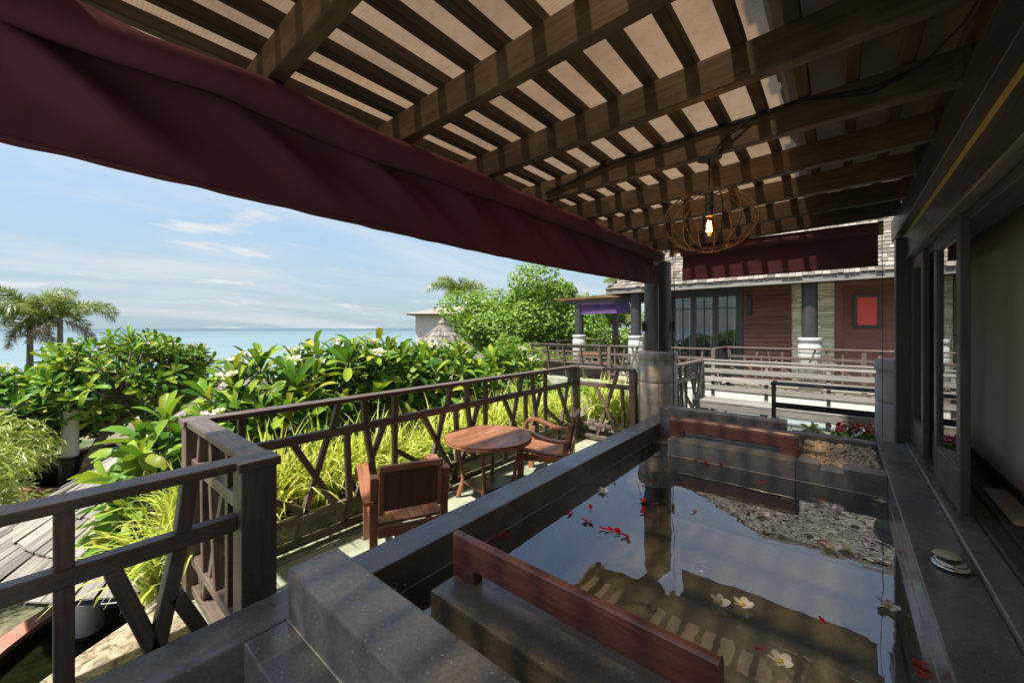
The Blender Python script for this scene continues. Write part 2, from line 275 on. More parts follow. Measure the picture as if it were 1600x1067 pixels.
# ------------------------------------------------------------------ mesh helpers
ORG = {}
class MB:
    def __init__(s): s.v = []; s.f = []; s.uv = []; s.mi = []
    def quad(s, pts, uvs=None, mi=0):
        b = len(s.v); s.v += [tuple(p) for p in pts]; s.f.append(tuple(range(b, b + len(pts))))
        s.uv.append(uvs or [(p[0], p[1]) for p in pts]); s.mi.append(mi)
    def beam(s, p0, p1, w, h, up=(0, 0, 1), w2=None, h2=None, mi=0):
        p0 = Vector(p0); p1 = Vector(p1); d = p1 - p0; L = d.length
        if L < 1e-6: return s
        d = d / L; up = Vector(up)
        if abs(d.dot(up)) > 0.98: up = Vector((1, 0, 0)) if abs(d.x) < 0.9 else Vector((0, 1, 0))
        sd_ = d.cross(up).normalized(); u = sd_.cross(d).normalized()
        w2 = w if w2 is None else w2; h2 = h if h2 is None else h2
        A = [p0 + sd_ * (a * w / 2) + u * (b * h / 2) for a, b in ((-1, -1), (1, -1), (1, 1), (-1, 1))]
        B = [p1 + sd_ * (a * w2 / 2) + u * (b * h2 / 2) for a, b in ((-1, -1), (1, -1), (1, 1), (-1, 1))]
        b = len(s.v); s.v += [tuple(p) for p in A + B]; o = random.random() * 7; o2 = random.random() * 5
        per = [0, w, w + h, 2 * w + h, 2 * w + 2 * h]
        for i in range(4):
            j = (i + 1) % 4; s.f.append((b + i, b + j, b + 4 + j, b + 4 + i)); s.mi.append(mi)
            s.uv.append([(o, o2 + per[i]), (o, o2 + per[i + 1]), (o + L, o2 + per[i + 1]), (o + L, o2 + per[i])])
        s.f.append((b + 3, b + 2, b + 1, b)); s.uv.append([(o, o2), (o, o2 + w), (o + h * .2, o2 + w), (o + h * .2, o2)]); s.mi.append(mi)
        s.f.append((b + 4, b + 5, b + 6, b + 7)); s.uv.append([(o, o2), (o, o2 + w), (o + h * .2, o2 + w), (o + h * .2, o2)]); s.mi.append(mi)
        return s
    def box(s, x0, x1, y0, y1, z0, z1, mi=0):
        dx_, dy_, dz_ = abs(x1 - x0), abs(y1 - y0), abs(z1 - z0); cx, cy, cz = (x0 + x1) / 2, (y0 + y1) / 2, (z0 + z1) / 2
        if dx_ >= dy_ and dx_ >= dz_: return s.beam((x0, cy, cz), (x1, cy, cz), dy_, dz_, mi=mi)
        if dy_ >= dz_: return s.beam((cx, y0, cz), (cx, y1, cz), dx_, dz_, mi=mi)
        return s.beam((cx, cy, z0), (cx, cy, z1), dy_, dx_, up=(1, 0, 0), mi=mi)
    def tube(s, pts, rad, n=8, caps=True, mi=0, closed=False):
        pts = [Vector(p) for p in pts]; m = len(pts); rr = rad if isinstance(rad, (list, tuple)) else [rad] * m
        b = len(s.v); prev = None; u0 = random.random() * 5; acc = 0
        us = []
        for i, p in enumerate(pts):
            if closed: d = pts[(i + 1) % m] - pts[i - 1]
            else: d = pts[min(i + 1, m - 1)] - pts[max(i - 1, 0)]
            d.normalize()
            if prev is None: a = d.orthogonal().normalized()
            else: a = (prev - d * prev.dot(d)).normalized()
            prev = a; c_ = d.cross(a)
            if i: acc += (pts[i] - pts[i - 1]).length
            us.append(u0 + acc)
            for k in range(n):
                t = 2 * math.pi * k / n; s.v.append(tuple(p + (a * math.cos(t) + c_ * math.sin(t)) * rr[i]))
        for i in range(m if closed else m - 1):
            j = (i + 1) % m
            for k in range(n):
                l = (k + 1) % n; s.f.append((b + i * n + k, b + i * n + l, b + j * n + l, b + j * n + k)); s.mi.append(mi)
                P = 2 * math.pi * rr[i] / n
                s.uv.append([(us[i], k * P), (us[i], (k + 1) * P), (us[j], (k + 1) * P), (us[j], k * P)])
        if caps and not closed:
            s.f.append(tuple(b + k for k in reversed(range(n)))); s.uv.append([(0, 0)] * n); s.mi.append(mi)
            s.f.append(tuple(b + (m - 1) * n + k for k in range(n))); s.uv.append([(0, 0)] * n); s.mi.append(mi)
        return s
    def lathe(s, prof, c=(0, 0, 0), n=32, mi=0):
        b = len(s.v); m = len(prof)
        for r_, z_ in prof:
            for k in range(n):
                t = 2 * math.pi * k / n; s.v.append((c[0] + r_ * math.cos(t), c[1] + r_ * math.sin(t), c[2] + z_))
        for i in range(m - 1):
            for k in range(n):
                l = (k + 1) % n; s.f.append((b + i * n + k, b + i * n + l, b + (i + 1) * n + l, b + (i + 1) * n + k)); s.mi.append(mi)
                rr = max(prof[i][0], .01); a0, a1 = 2 * math.pi * k / n * rr, 2 * math.pi * (k + 1) / n * rr
                s.uv.append([(prof[i][1], a0), (prof[i][1], a1), (prof[i + 1][1], a1), (prof[i + 1][1], a0)])
        for i, rev in ((0, True), (m - 1, False)):
            if prof[i][0] > 1e-5:
                ids = [b + i * n + k for k in range(n)]; s.f.append(tuple(reversed(ids)) if rev else tuple(ids)); s.uv.append([(0, 0)] * n); s.mi.append(mi)
        return s
    def prism(s, poly, z0, z1, mi=0):   # poly in xy, counter-clockwise
        n = len(poly); b = len(s.v); s.v += [(x, y, z0) for x, y in poly] + [(x, y, z1) for x, y in poly]
        s.f.append(tuple(b + i for i in reversed(range(n)))); s.uv.append([poly[i] for i in reversed(range(n))]); s.mi.append(mi)
        s.f.append(tuple(b + n + i for i in range(n))); s.uv.append(list(poly)); s.mi.append(mi)
        for i in range(n):
            j = (i + 1) % n; s.f.append((b + i, b + j, b + n + j, b + n + i)); s.mi.append(mi)
            L = math.dist(poly[i], poly[j]); s.uv.append([(0, z0), (L, z0), (L, z1), (0, z1)])
        return s
    def mesh(s, name, mats, org=(0, 0, 0), smooth=False):
        me = bpy.data.meshes.new(name); ox, oy, oz = org
        me.from_pydata([(x - ox, y - oy, z - oz) for x, y, z in s.v], [], s.f)
        ul = me.uv_layers.new(name='UVMap'); flat = [c for fu in s.uv for p in fu for c in p]
        ul.data.foreach_set('uv', flat)
        for m in (mats if isinstance(mats, (list, tuple)) else [mats]): me.materials.append(MATS[m])
        if any(s.mi): me.polygons.foreach_set('material_index', s.mi)
        if smooth: me.polygons.foreach_set('use_smooth', [True] * len(s.f))
        me.update(); return me
    def build(s, name, mat, parent=None, org=None, smooth=False, bevel=0, seg=2, kind=None, label=None):
        if org is None: org = ORG.get(parent.name, (0, 0, 0)) if parent else (0, 0, 0)
        o = bpy.data.objects.new(name, s.mesh(name, mat, org, smooth)); COL.objects.link(o)
        if parent: o.parent = parent; ORG[o.name] = org
        else: o.location = org; ORG[o.name] = org
        if bevel:
            bv = o.modifiers.new('bevel', 'BEVEL'); bv.width = bevel; bv.segments = seg; bv.limit_method = 'ANGLE'; bv.harden_normals = False
        if kind: o['kind'] = kind
        if label: o['label'] = label
        return o
def thing(name, label, cat, loc=(0, 0, 0), rot=0, group=None, local=False):
    o = bpy.data.objects.new(name, None); COL.objects.link(o); o.location = loc; o.rotation_euler = (0, 0, rot); o.empty_display_size = 0.1
    o['label'] = label; o['category'] = cat
    if group: o['group'] = group
    ORG[o.name] = (0, 0, 0) if local else tuple(loc)
    return o
def tag(o, label, cat, group=None):
    o['label'] = label; o['category'] = cat
    if group: o['group'] = group
    return o
def struct(o): o['kind'] = 'structure'; return o
def link(me, name, parent=None, mat=None):
    o = bpy.data.objects.new(name, me); COL.objects.link(o)
    if parent: o.parent = parent
    if mat is not None: o.matrix_local = mat
    return o
def copy_tree(o, parent=None):
    c = o.copy(); COL.objects.link(c); c.parent = parent
    for ch in o.children: copy_tree(ch, c)
    return c
def sstep(a, b, x):
    t = max(0, min(1, (x - a) / (b - a))); return t * t * (3 - 2 * t)

# ------------------------------------------------------------------ the setting: ground, sea, ponds
def gz(x, y):
    z = -1.75
    up = sstep(4.6, 6.2, x) * (1 - sstep(8.5, 11.5, y))
    z += up * 1.62
    z += 0.6 * sstep(14, 26, x) * (1 - up)
    r_ = math.hypot(x, y)
    sea_d = (y * 0.94 - x * 0.34)
    z -= 10.0 * sstep(22, 60, sea_d)
    if sea_d < 30: z += 0.05 * mnoise.noise(Vector((x * .5, y * .5, 0))) * (1 - up)
    return z
m = MB(); gx = [-70 + i * 2.0 for i in range(70)]; gy = [-40 + i * 2.0 for i in range(70)]
gx = [-70 + i * 4 for i in range(15)] + [-12 + i * 0.8 for i in range(40)] + [20 + i * 4 for i in range(26)]
gy = [-60 + i * 5 for i in range(12)] + [-1 + i * 0.8 for i in range(26)] + [20 + i * 4 for i in range(14)]
idx = {}
for i, x in enumerate(gx):
    for j, y in enumerate(gy):
        idx[i, j] = len(m.v); m.v.append((x, y, gz(x, y)))
for i in range(len(gx) - 1):
    for j in range(len(gy) - 1):
        m.f.append((idx[i, j], idx[i + 1, j], idx[i + 1, j + 1], idx[i, j + 1])); m.uv.append([(0, 0)] * 4); m.mi.append(0)
struct(m.build('ground', 'ground_soil', smooth=True))
m = MB(); S = 40000
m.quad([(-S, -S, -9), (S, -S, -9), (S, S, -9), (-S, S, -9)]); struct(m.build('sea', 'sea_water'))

# ------------------------------------------------------------------ terrace floor: stone tiles on a slab
DK = MB(); DK.prism([(-1.6, 1.55), (7.6, 1.55), (7.6, 3.04), (.55, 3.04), (.44, 2.92), (.02, 2.65), (-1.6, 1.61)], -1.8, -0.035); DK.box(4.62, 7.6, -0.9, 1.55, -1.8, -0.0375); DK.box(-1.6, 4.62, -0.9, 1.55, -1.8, -0.36)
deck = DK.build('deck', 'planter_concrete'); struct(deck)
xs = [-1.6 + .42 * i for i in range(23)]; ys = [1.50, 1.93, 2.36, 2.79, 3.03]
for i in range(len(xs) - 1):
    for j in range(len(ys) - 1):
        if xs[i] < 0.4 and ys[j + 1] > 2.6 + .643 * xs[i]: continue
        t = MB(); dzz = random.uniform(-.002, .002)
        t.box(xs[i] + .004, xs[i + 1] - .004, ys[j] + .004, ys[j + 1] - .004, -0.03, 0.0 + dzz)
        o = t.build('floor_tile', 'deck_stone', deck)
for i in range(7):
    for j in range(5):
        t = MB(); t.box(4.66 + i * .42 + .004, 4.66 + (i + 1) * .42 - .004, -.68 + j * .42 + .004, -.68 + (j + 1) * .42 - .004, -0.031, random.uniform(-.002, .002)); t.build('floor_tile', 'deck_stone', deck)
m = MB(); m.prism([(-.10, 2.573), (0.525, 2.573), (0.525, 3.02), (0.44, 2.935), (0.02, 2.665)], -0.0345, 0.014)
tag(m.build('stone_coping', 'coping_stone', org=(0, 2.6, 0), bevel=.006), 'mottled tan stone coping at the deck edge under the near railing', 'coping')

# ------------------------------------------------------------------ bath tub
T = 0.57; WL = 0.427
tub = thing('stone_bath', 'large dark granite soaking bath filled with water under the pergola', 'bath', (2.4, 0.6, -0.1))
G = 'granite'
def part(name, mat, parent, *boxes, bevel=.006, **k):
    m_ = MB()
    for b in boxes: m_.box(*b)
    return m_.build(name, mat, parent, bevel=bevel, **k)
part('rim', G, tub, (-1.5, 4.62, 1.415, 1.588, -0.03, T))
part('rim', G, tub, (-0.6, 4.64, -0.42, -0.241, -0.03, T))
part('basin_floor', 'tub_floor_stone', tub, (0.705, 4.05, -0.2405, 1.4145, -0.2, -0.1), bevel=0)
part('headrest_wall', G, tub, (0.530, 0.700, -0.2405, 1.4145, -0.15, 0.738), bevel=.009)
part('front_ledge', G, tub, (0.404, 0.5295, -0.2405, 1.4145, -0.15, T - .002))
part('planter_floor', 'granite_wet', tub, (-0.6, 0.4035, -0.2405, 1.4145, -0.15, 0.30), bevel=0)
part('bench', 'granite_wet', tub, (0.927, 1.215, 0.16, 1.167, -0.099, T - .001), bevel=.009)
part('bench', G, tub, (3.540, 3.835, 0.245, 1.167, -0.099, T - .001), bevel=.009)
part('bench_step', 'granite_wet', tub, (3.836, 4.049, 0.46, 1.414, -0.099, 0.44), bevel=.004)
part('back_wall', G, tub, (4.051, 4.215, 0.352, 1.4145, -0.05, 0.737), bevel=.009)
part('back_ledge', G, tub, (4.46, 4.60, -0.2405, 0.3515, -0.05, T + .001))
part('pebble_tray_side', G, tub, (3.70, 4.0505, 0.246, 0.30, -0.05, T + .02), (4.0, 4.459, 0.296, 0.3505, -.05, T + .002), bevel=.004)
part('pebble_tray_floor', 'granite_wet', tub, (3.70, 4.46, -0.2404, 0.2455, -0.05, 0.50), bevel=0)
part('overflow_lip', G, tub, (3.540, 3.699, -0.2403, 0.2445, -0.099, T - .034), bevel=.002)
part('lip_edge', G, tub, (3.5405, 3.6985, 0.108, 0.2443, T - .0342, T - .001), bevel=.002)
part('lip_edge', G, tub, (3.5405, 3.6985, -0.2402, -0.0205, T - .0342, T - .001), bevel=.002)
part('overflow_slot', 'black_metal', tub, (4.046, 4.0505, 0.42, 0.50, 0.60, 0.64), bevel=0)
part('glint_joint_line', 'glint_joint_line', tub, (0.70, 4.05, 1.4125, 1.4152, WL - .002, WL + .004), bevel=0)  # pale strips paint the water's edge reflection along walls and bench
part('glint_joint_line', 'glint_joint_line', tub, (0.70, 3.54, -0.2412, -0.2385, WL - .002, WL + .004), bevel=0)
part('glint_joint_line', 'glint_joint_line', tub, (3.5375, 3.5405, -0.24, 1.167, WL - .002, WL + .004), bevel=0)
part('joint_line', 'glint_joint_line', tub, (0.5265, 0.530, -.2, 1.4135, T - .002, T + .0015), bevel=0)
d_ = MB(); d_.lathe([(0.001, .0), (.02, .004), (.036, .006), (.05, .012), (.055, .004), (.056, 0)], (2.90, 0.715, -0.0995), 24); d_.build('drain', 'steel', tub, smooth=True)
for jx, jz in ((2.52, .20), (2.16, .335)):
    d_ = MB(); d_.tube([(jx, -0.2415, jz), (jx, -.232, jz), (jx, -.226, jz)], [.035, .035, .024], 20); d_.build('water_jet', 'brass', tub, smooth=False)
def hook(x, z):
    d_ = MB(); d_.tube([(x, 1.416, z), (x, 1.40, z), (x + .006, 1.392, z - .006), (x + .004, 1.392, z - .022), (x - .004, 1.394, z - .028)], .0025, 6); return d_
hook(.93, .50).build('wall_hook', 'steel', tub); hook(.975, .47).build('wall_hook', 'steel', tub)
# water sheet
m = MB(); nx, ny = 2, 2
m.quad([(0.69, -0.245, WL), (4.053, -0.245, WL), (4.053, 1.419, WL), (0.69, 1.419, WL)])
struct(m.build('bath_water', 'bath_water_surface'))

def head_bar(label, x0, x1, y0, y1, sgn):
    t = thing('headrest_bar', label, 'wooden bar', ((x0 + x1) / 2, (y0 + y1) / 2, T), group='wooden bars on the bath benches')
    m_ = MB(); prof = []      # rounded top plank: profile in x,z extruded along y
    zb, zt = T + .053, T + .169
    pr = [(x0, zb), (x1, zb)]
    w_ = x1 - x0
    if sgn > 0: pts = [(x1, zt - .035), (x1 - .010, zt - .014), (x1 - .026, zt - .002), (x0 + .02, zt), (x0 + .004, zt - .004), (x0, zt - .012)]
    else: pts = [(x1, zt - .012), (x1 - .006, zt - .002), (x0 + .030, zt), (x0 + .014, zt - .006), (x0 + .004, zt - .018), (x0, zt - .034)]
    pr += pts; n = len(pr); b = len(m_.v)
    for y in (y0, y1): m_.v += [(x, y, z) for x, z in pr]
    L = y1 - y0; acc = 0
    for i in range(n):
        j = (i + 1) % n; s_ = math.dist(pr[i], pr[j])
        m_.f.append((b + j, b + i, b + n + i, b + n + j)[::-1]); m_.uv.append([(0, acc + s_), (0, acc), (L, acc), (L, acc + s_)][::-1]); m_.mi.append(0); acc += s_
    m_.f.append(tuple(b + i for i in range(n))); m_.uv.append([(p[0] * .2, p[1]) for p in pr]); m_.mi.append(0)
    m_.f.append(tuple(b + n + i for i in reversed(range(n)))); m_.uv.append([(p[0] * .2, p[1]) for p in reversed(pr)]); m_.mi.append(0)
    m_.build('plank', 'bar_wood', t, bevel=.002)
    for ya, yb in ((y1 - .115, y1 - .001), (y0 + .001, y0 + .115)):
        f = part('foot', 'bar_wood', t, (x0 + .001, x1 - .001, ya, yb, T - .001, T + .0525), bevel=.002)
        for yy in (ya + .035, ya + .085):
            s_ = MB(); s_.tube([(x0 - .0005 if sgn > 0 else x0 - .0005, yy, T + .03), (x0 + .002, yy, T + .03)], .004, 10); s_.build('peg', 'dark_wood', f)
    return t
head_bar('dark red-brown wooden bar on the near bench of the bath', 1.043, 1.092, 0.222, 1.170, 1)
head_bar('dark red-brown wooden bar on the far bench beside the pebbles', 3.655, 3.715, 0.236, 1.182, -1)

# pebbles: too many and too small to count
def pebbles(name, x0, x1, y0, y1, z0, n, rmin, rmax, layers, mound=0):
    bm = bmesh.new(); base = bmesh.new(); bmesh.ops.create_icosphere(base, subdivisions=1, radius=1)
    V = [v.co.copy() for v in base.verts]; F = [[v.index for v in f.verts] for f in base.faces]; base.free()
    m_ = MB(); rnd = random.Random(5)
    for i in range(n):
        x, y = rnd.uniform(x0, x1), rnd.uniform(y0, y1); r_ = rnd.uniform(rmin, rmax)
        z = z0 + rnd.random() * layers + mound
        M = Matrix.Translation((x, y, z)) @ Matrix.Rotation(rnd.uniform(0, 6.3), 4, 'Z') @ Matrix.Rotation(rnd.uniform(-.5, .5), 4, 'X') @ Matrix.Diagonal((r_ * rnd.uniform(1, 1.35), r_, r_ * rnd.uniform(.6, .85), 1))
        b = len(m_.v); m_.v += [tuple(M @ v) for v in V]
        for f in F: m_.f.append(tuple(b + k for k in f)); m_.uv.append([(0, 0)] * 3); m_.mi.append(0)
    o = m_.build(name, 'pebble_stone', smooth=True); o['kind'] = 'stuff'; return o
o = pebbles('pebbles', 3.72, 4.44, -0.225, 0.235, 0.510, 1250, .010, .0165, .026)
tag(o, 'bed of pale tan pebbles in the tray beside the far wooden bar', 'pebbles')
o = pebbles('pebbles', 0.18, 0.395, 1.02, 1.27, 0.315, 26, .014, .024, .012)
tag(o, 'few tan pebbles in the dark stone planter at the bottom edge', 'pebbles')

# stones stacked on the rim
t = thing('stone_candle_holder', 'small pale pebble on a glossy grey rounded holder on the right rim', 'ornament', (2.36, -0.345, T))
m = MB(); m.lathe([(.001, 0), (.030, .0), (.044, .008), (.048, .016), (.040, .024), (.036, .028), (.040, .033), (.034, .042), (.02, .046), (.001, .047)], (2.36, -.345, T), 24); h_ = m.build('holder', 'steel', t, smooth=True); t.scale = (1.25, 1.25, .72)
m = MB(); m.lathe([(.001, .0), (.026, .003), (.034, .010), (.030, .018), (.018, .022), (.001, .023)], (2.372, -.338, T + .046), 24); m.build('pebble', 'cream_wall', t, smooth=True)
# ------------------------------------------------------------------ pergola
PB = lambda y: 2.486 - 0.028 * y
perg = thing('pergola', 'dark timber pergola roof with ribbed translucent sheets over the bath', 'pergola', (2, 1, 0))
RX = [-0.645 + 0.588 * i - .0 for i in range(10)]
RX = [-0.647, -0.059, 0.530, 1.119, 1.706, 2.307, 2.892, 3.470, 4.060, 4.640]
for x in RX:
    m = MB(); m.beam((x + .0275, -0.395, PB(-.395) + .07), (x + .0275, 2.46, PB(2.46) + .07), .055, .14); m.build('rafter', 'rafter_wood', perg, bevel=.004, seg=1)
BY = [0.6465 + 0.1725 * k for k in range(-6, 12)]
for y in BY:
    m = MB(); m.beam((-1.2, y, PB(y) + .1655), (4.95, y, PB(y) + .1655), .048, .050); m.build('batten', 'batten_wood', perg, bevel=.003, seg=1)
sh = [-1.25, 0.02, 1.24, 2.46, 3.68, 5.02]
for i in range(5):
    m = MB(); x0, x1 = sh[i], sh[i + 1] - .004
    a = PB(2.63) + .1915; b = PB(-.55) + .1915
    m.beam(((x0 + x1) / 2, -.55, b + .004), ((x0 + x1) / 2, 2.63, a + .004), x1 - x0, .006); m.build('roof_sheet', 'roof_sheet_plastic', perg)
m = MB(); m.beam((-1.2, 1.76, PB(1.76) - .075), (5.1, 1.76, PB(1.76) - .075), .10, .148); m.build('edge_beam', 'rafter_wood', perg, bevel=.004, seg=1)
m = MB(); m.beam((-1.2, -.3975, 2.43), (5.1, -.3975, 2.43), .055, .19); m.build('ledger_beam', 'dark_wood', perg, bevel=.003)
for x in RX[3:]:
    m = MB(); m.box(x - .012, x - .003, -.369, -.345, PB(0) + .02, PB(0) + .12); m.build('bracket', 'rust', perg)
for x, y in ((1.62, .9), (2.9, 1.2)): pass

# pillars
def pillar(label, x, y, top, zb=0.0, n=40, rs=.160):
    t = thing('pillar', label, 'pillar', (x, y, zb))
    m_ = MB(); m_.lathe([(rs, 1.25), (rs, top)], (x, y, zb), n); m_.build('shaft', 'post_paint', t, smooth=False)
    m_ = MB(); m_.lathe([(.232, -.03), (.233, .80), (.231, .855), (.226, .858), (.226, .866), (.231, .870), (.233, .90), (.233, 1.065), (.224, 1.070), (.224, 1.145), (.232, 1.150), (.240, 1.165), (.243, 1.20), (.240, 1.228), (.230, 1.245), (.21, 1.2515), (.02, 1.2520)], (x, y, zb), n)
    b = m_.build('base', 'pillar_concrete' if zb == 0.0 and y > 0 else 'grey_column', t, smooth=False)
    for p in list(b.data.polygons) + list(t.children[0].data.polygons): p.use_smooth = abs(p.normal.z) < .6
    return t
p1 = pillar('dark round pillar on a stained concrete base at the terrace corner', 5.02, 1.775, 2.36)
p2 = pillar('dark round pillar on a pale grey base beside the house door post', 5.02, -0.485, 2.45, rs=.095)
for sx_, label in ((-1, 0), (1, 0)):
    pass
def cleat(label, x, y, z, dx_, dy_):
    t = thing('cord_cleat', label, 'cleat', (x, y, z))
    d = Vector((dx_, dy_, 0)); m_ = MB(); m_.tube([Vector((x, y, z + .06)) + d * .035, Vector((x, y, z + .03)) + d * .012, Vector((x, y, z - .03)) + d * .012, Vector((x, y, z - .06)) + d * .03], [.008, .016, .016, .010], 8); m_.build('horn', 'trunk_bark', t, smooth=True)
    m_ = MB()
    for k in range(6):
        a = [(Vector((x, y, z)) + d * (.018 + .012 * math.sin(q_ * 1.05 + k)) + Vector((-dy_, dx_, 0)) * (.028 * math.cos(q_ * 1.05)) + Vector((0, 0, .055 * math.sin(q_ * 1.05) + (k - 3) * .006))) for q_ in range(6)]
        m_.tube(a, .004, 5, closed=True)
    m_.build('cord_coil', 'rope_black', t)
r0 = Vector((-.64, .77, 0))
cleat('wooden cleat wound with black cord on the left side of the corner pillar', 5.02 - .118, 1.775 + .118, 1.56, -.64, .77)
cleat('wooden cleat wound with black cord on the right side of the corner pillar', 5.02 + .03, 1.775 - .165, 1.56, .3, -.95)

# awnings
def awning(name, label, axis, c0, a0, a1, zr, rr, zb, lump, mat='maroon_fabric', grp=None, fold=1.0, res=None, rise=0.0):
    """axis 'x': runs along x at y=c0 ; axis 'y': along y at x=c0"""
    mid = (a0 + a1) / 2; P = (lambda a, o, z: (a, c0 + o, z)) if axis == 'x' else (lambda a, o, z: (c0 + o, a, z))
    t = thing(name, label, 'awning', P(mid, 0, zr), group=grp)
    n = res or int(abs(a1 - a0) / .02); sgn = 1 if a1 > a0 else -1
    # roll
    m_ = MB(); k = 20; b = 0
    for i in range(n + 1):
        a = a0 + (a1 - a0) * i / n; near = max(0, min(1, (2.6 - a) / 3.0)) if axis == 'x' else .25
        for j in range(k):
            th = 2 * math.pi * j / k
            r_ = rr * (1 + lump * near * (.22 * math.sin(a * 7.5 + 1.5 * th) + .22 * mnoise.noise(Vector((a * 2.6, th * .5, 3))) + .18 * math.sin(a * 3.1 + 2 * th)) + .03 * mnoise.noise(Vector((a * 9, math.cos(th) * 2, math.sin(th) * 2))))
            dz_ = lump * near * .012 * math.sin(a * 4.2)
            m_.v.append(P(a, math.cos(th) * r_, zr + dz_ + math.sin(th) * r_))
    for i in range(n):
        for j in range(k):
            l = (j + 1) % k; m_.f.append((i * k + j, i * k + l, (i + 1) * k + l, (i + 1) * k + j)); m_.uv.append([(0, 0)] * 4); m_.mi.append(0)
    m_.f.append(tuple(range(k))); m_.uv.append([(0, 0)] * k); m_.mi.append(0); m_.f.append(tuple(n * k + j for j in range(k))[::-1]); m_.uv.append([(0, 0)] * k); m_.mi.append(0)
    m_.build('fabric_roll', mat, t, smooth=True)
    # hanging cloth
    m_ = MB(); h = 16; top = zr - rr * .25
    for i in range(n + 1):
        a = a0 + (a1 - a0) * i / n; near = (.25 + .75 * max(0, min(1, (3.4 - a) / 3.4))) if axis == 'x' else .35
        end = math.exp(-((a - a1) / .16) ** 2) if axis == 'x' else 0
        for j in range(h + 1):
            v = j / h; zb_ = zb + rise * i / n - (.04 * math.sin(math.pi * max(0, min(1, (a + .3) / 4.9))) if rise else 0); z = top + (zb_ - top) * v
            env = math.sin(math.pi * min(1, v * 1.04 + .03)) ** 1.0 * (1 - v) ** .75 * 1.5
            ph = a * 12.0 - v * 5.6 + 1.6 * mnoise.noise(Vector((a * .9, v * .8, 1)))
            tri = lambda t_: (2 / math.pi) * math.asin(.96 * math.sin(t_))
            o = fold * near * (.100 * tri(ph) + .030 * tri(2.1 * ph + 1 + v) + .02 * math.sin(a * 2.6 + v)) * env * (.65 + .7 * mnoise.noise(Vector((a * .7, v * .6, 7))))
            o += fold * near * .004 * math.sin(a * 43 + v * 9) * v ** 3
            o += end * .018 * math.sin(a * 60 + v * 5) * (1 - v * .5)
            if .80 < v < .88: o += .0025
            m_.v.append(P(a, rr * (.80 - .25 * v) + o, z + fold * near * .002 * math.sin(a * 23) * v ** 4))
    for i in range(n):
        for j in range(h):
            q_ = i * (h + 1) + j; m_.f.append((q_, q_ + 1, q_ + h + 2, q_ + h + 1)); m_.uv.append([(0, 0)] * 4); m_.mi.append(0)
    c = m_.build('hanging_cloth', mat, t, smooth=True); so = c.modifiers.new('s', 'SOLIDIFY'); so.thickness = .003
    m_ = MB(); m_.tube([P(a0 + (a1 - a0) * k_ / 24, rr * .55, zb + .012 + rise * k_ / 24 - (.04 * math.sin(math.pi * max(0, min(1, (a0 + (a1 - a0) * k_ / 24 + .3) / 4.9))) if rise else 0)) for k_ in range(25)], .007, 10); m_.build('hem_bar', mat, t, smooth=True)
    m_ = MB(); m_.tube([P(a1, 0, zr), P(a1 + sgn * .03, 0, zr)], [rr * 1.12, rr * 1.12], 18); m_.build('end_cap', 'edge_yellow' if mat == 'maroon_fabric' else 'steel', t)
    return t
awning('roll_up_awning', 'long maroon roll-up awning hanging along the sea side of the pergola', 'x', 1.63, -1.15, 4.63, 2.378, .062, 2.018, 1.0, grp='maroon awnings', rise=.027)
awning('roll_up_awning', 'short maroon roll-up awning at the far end above the neighbouring villa', 'y', 4.725, 1.40, -0.262, 2.415, .056, 2.088, .4, grp='maroon awnings', fold=.6)
t = thing('awning_bracket', 'small brass pulley bracket at the corner pillar end of the short awning', 'bracket', (4.70, 1.47, 2.43))
m = MB(); m.tube([(4.70, 1.41, 2.43), (4.70, 1.50, 2.43)], [.03, .03], 12); m.box(4.67, 4.73, 1.465, 1.515, 2.37, 2.47); m.build('wheel', 'brass', t)
def cord(label, pts, r_=.0025, mat='rope_black', grp=None):
    m_ = MB(); m_.tube(pts, r_, 5); o = m_.build('cord', mat, org=tuple(pts[-1]), smooth=True); tag(o, label, 'cord', grp); return o
cord('white cord hanging from the end of the long awning past the pillar', [(4.63, 1.63, 2.05), (4.632, 1.63, 1.5), (4.63, 1.628, .62)], .0028, 'rope_white')
cord('black cord from the awning to the left cleat on the corner pillar', [(4.62, 1.64, 2.06), (4.74, 1.80, 1.80), (4.885, 1.90, 1.58)])
cord('black cord tail hanging below the left cleat on the corner pillar', [(4.885, 1.905, 1.55), (4.83, 1.93, 1.38), (4.79, 1.95, 1.22)], .004)
cord('pair cord dropping from the brass bracket to the right cleat', [(4.70, 1.46, 2.37), (4.80, 1.50, 1.95), (5.03, 1.60, 1.60)])
cord('second cord dropping from the brass bracket beside the pillar', [(4.70, 1.49, 2.37), (4.74, 1.48, 1.9), (4.76, 1.50, 1.60)])
cord('black cord tail hanging from the right cleat over the concrete base', [(5.04, 1.595, 1.53), (4.88, 1.54, 1.28), (4.86, 1.53, .62)], .005)
cord('thin dark cord hanging from the house end of the short awning', [(4.735, -.285, 2.40), (4.735, -.29, 1.5), (4.735, -.288, .58)], .0025, 'rust')

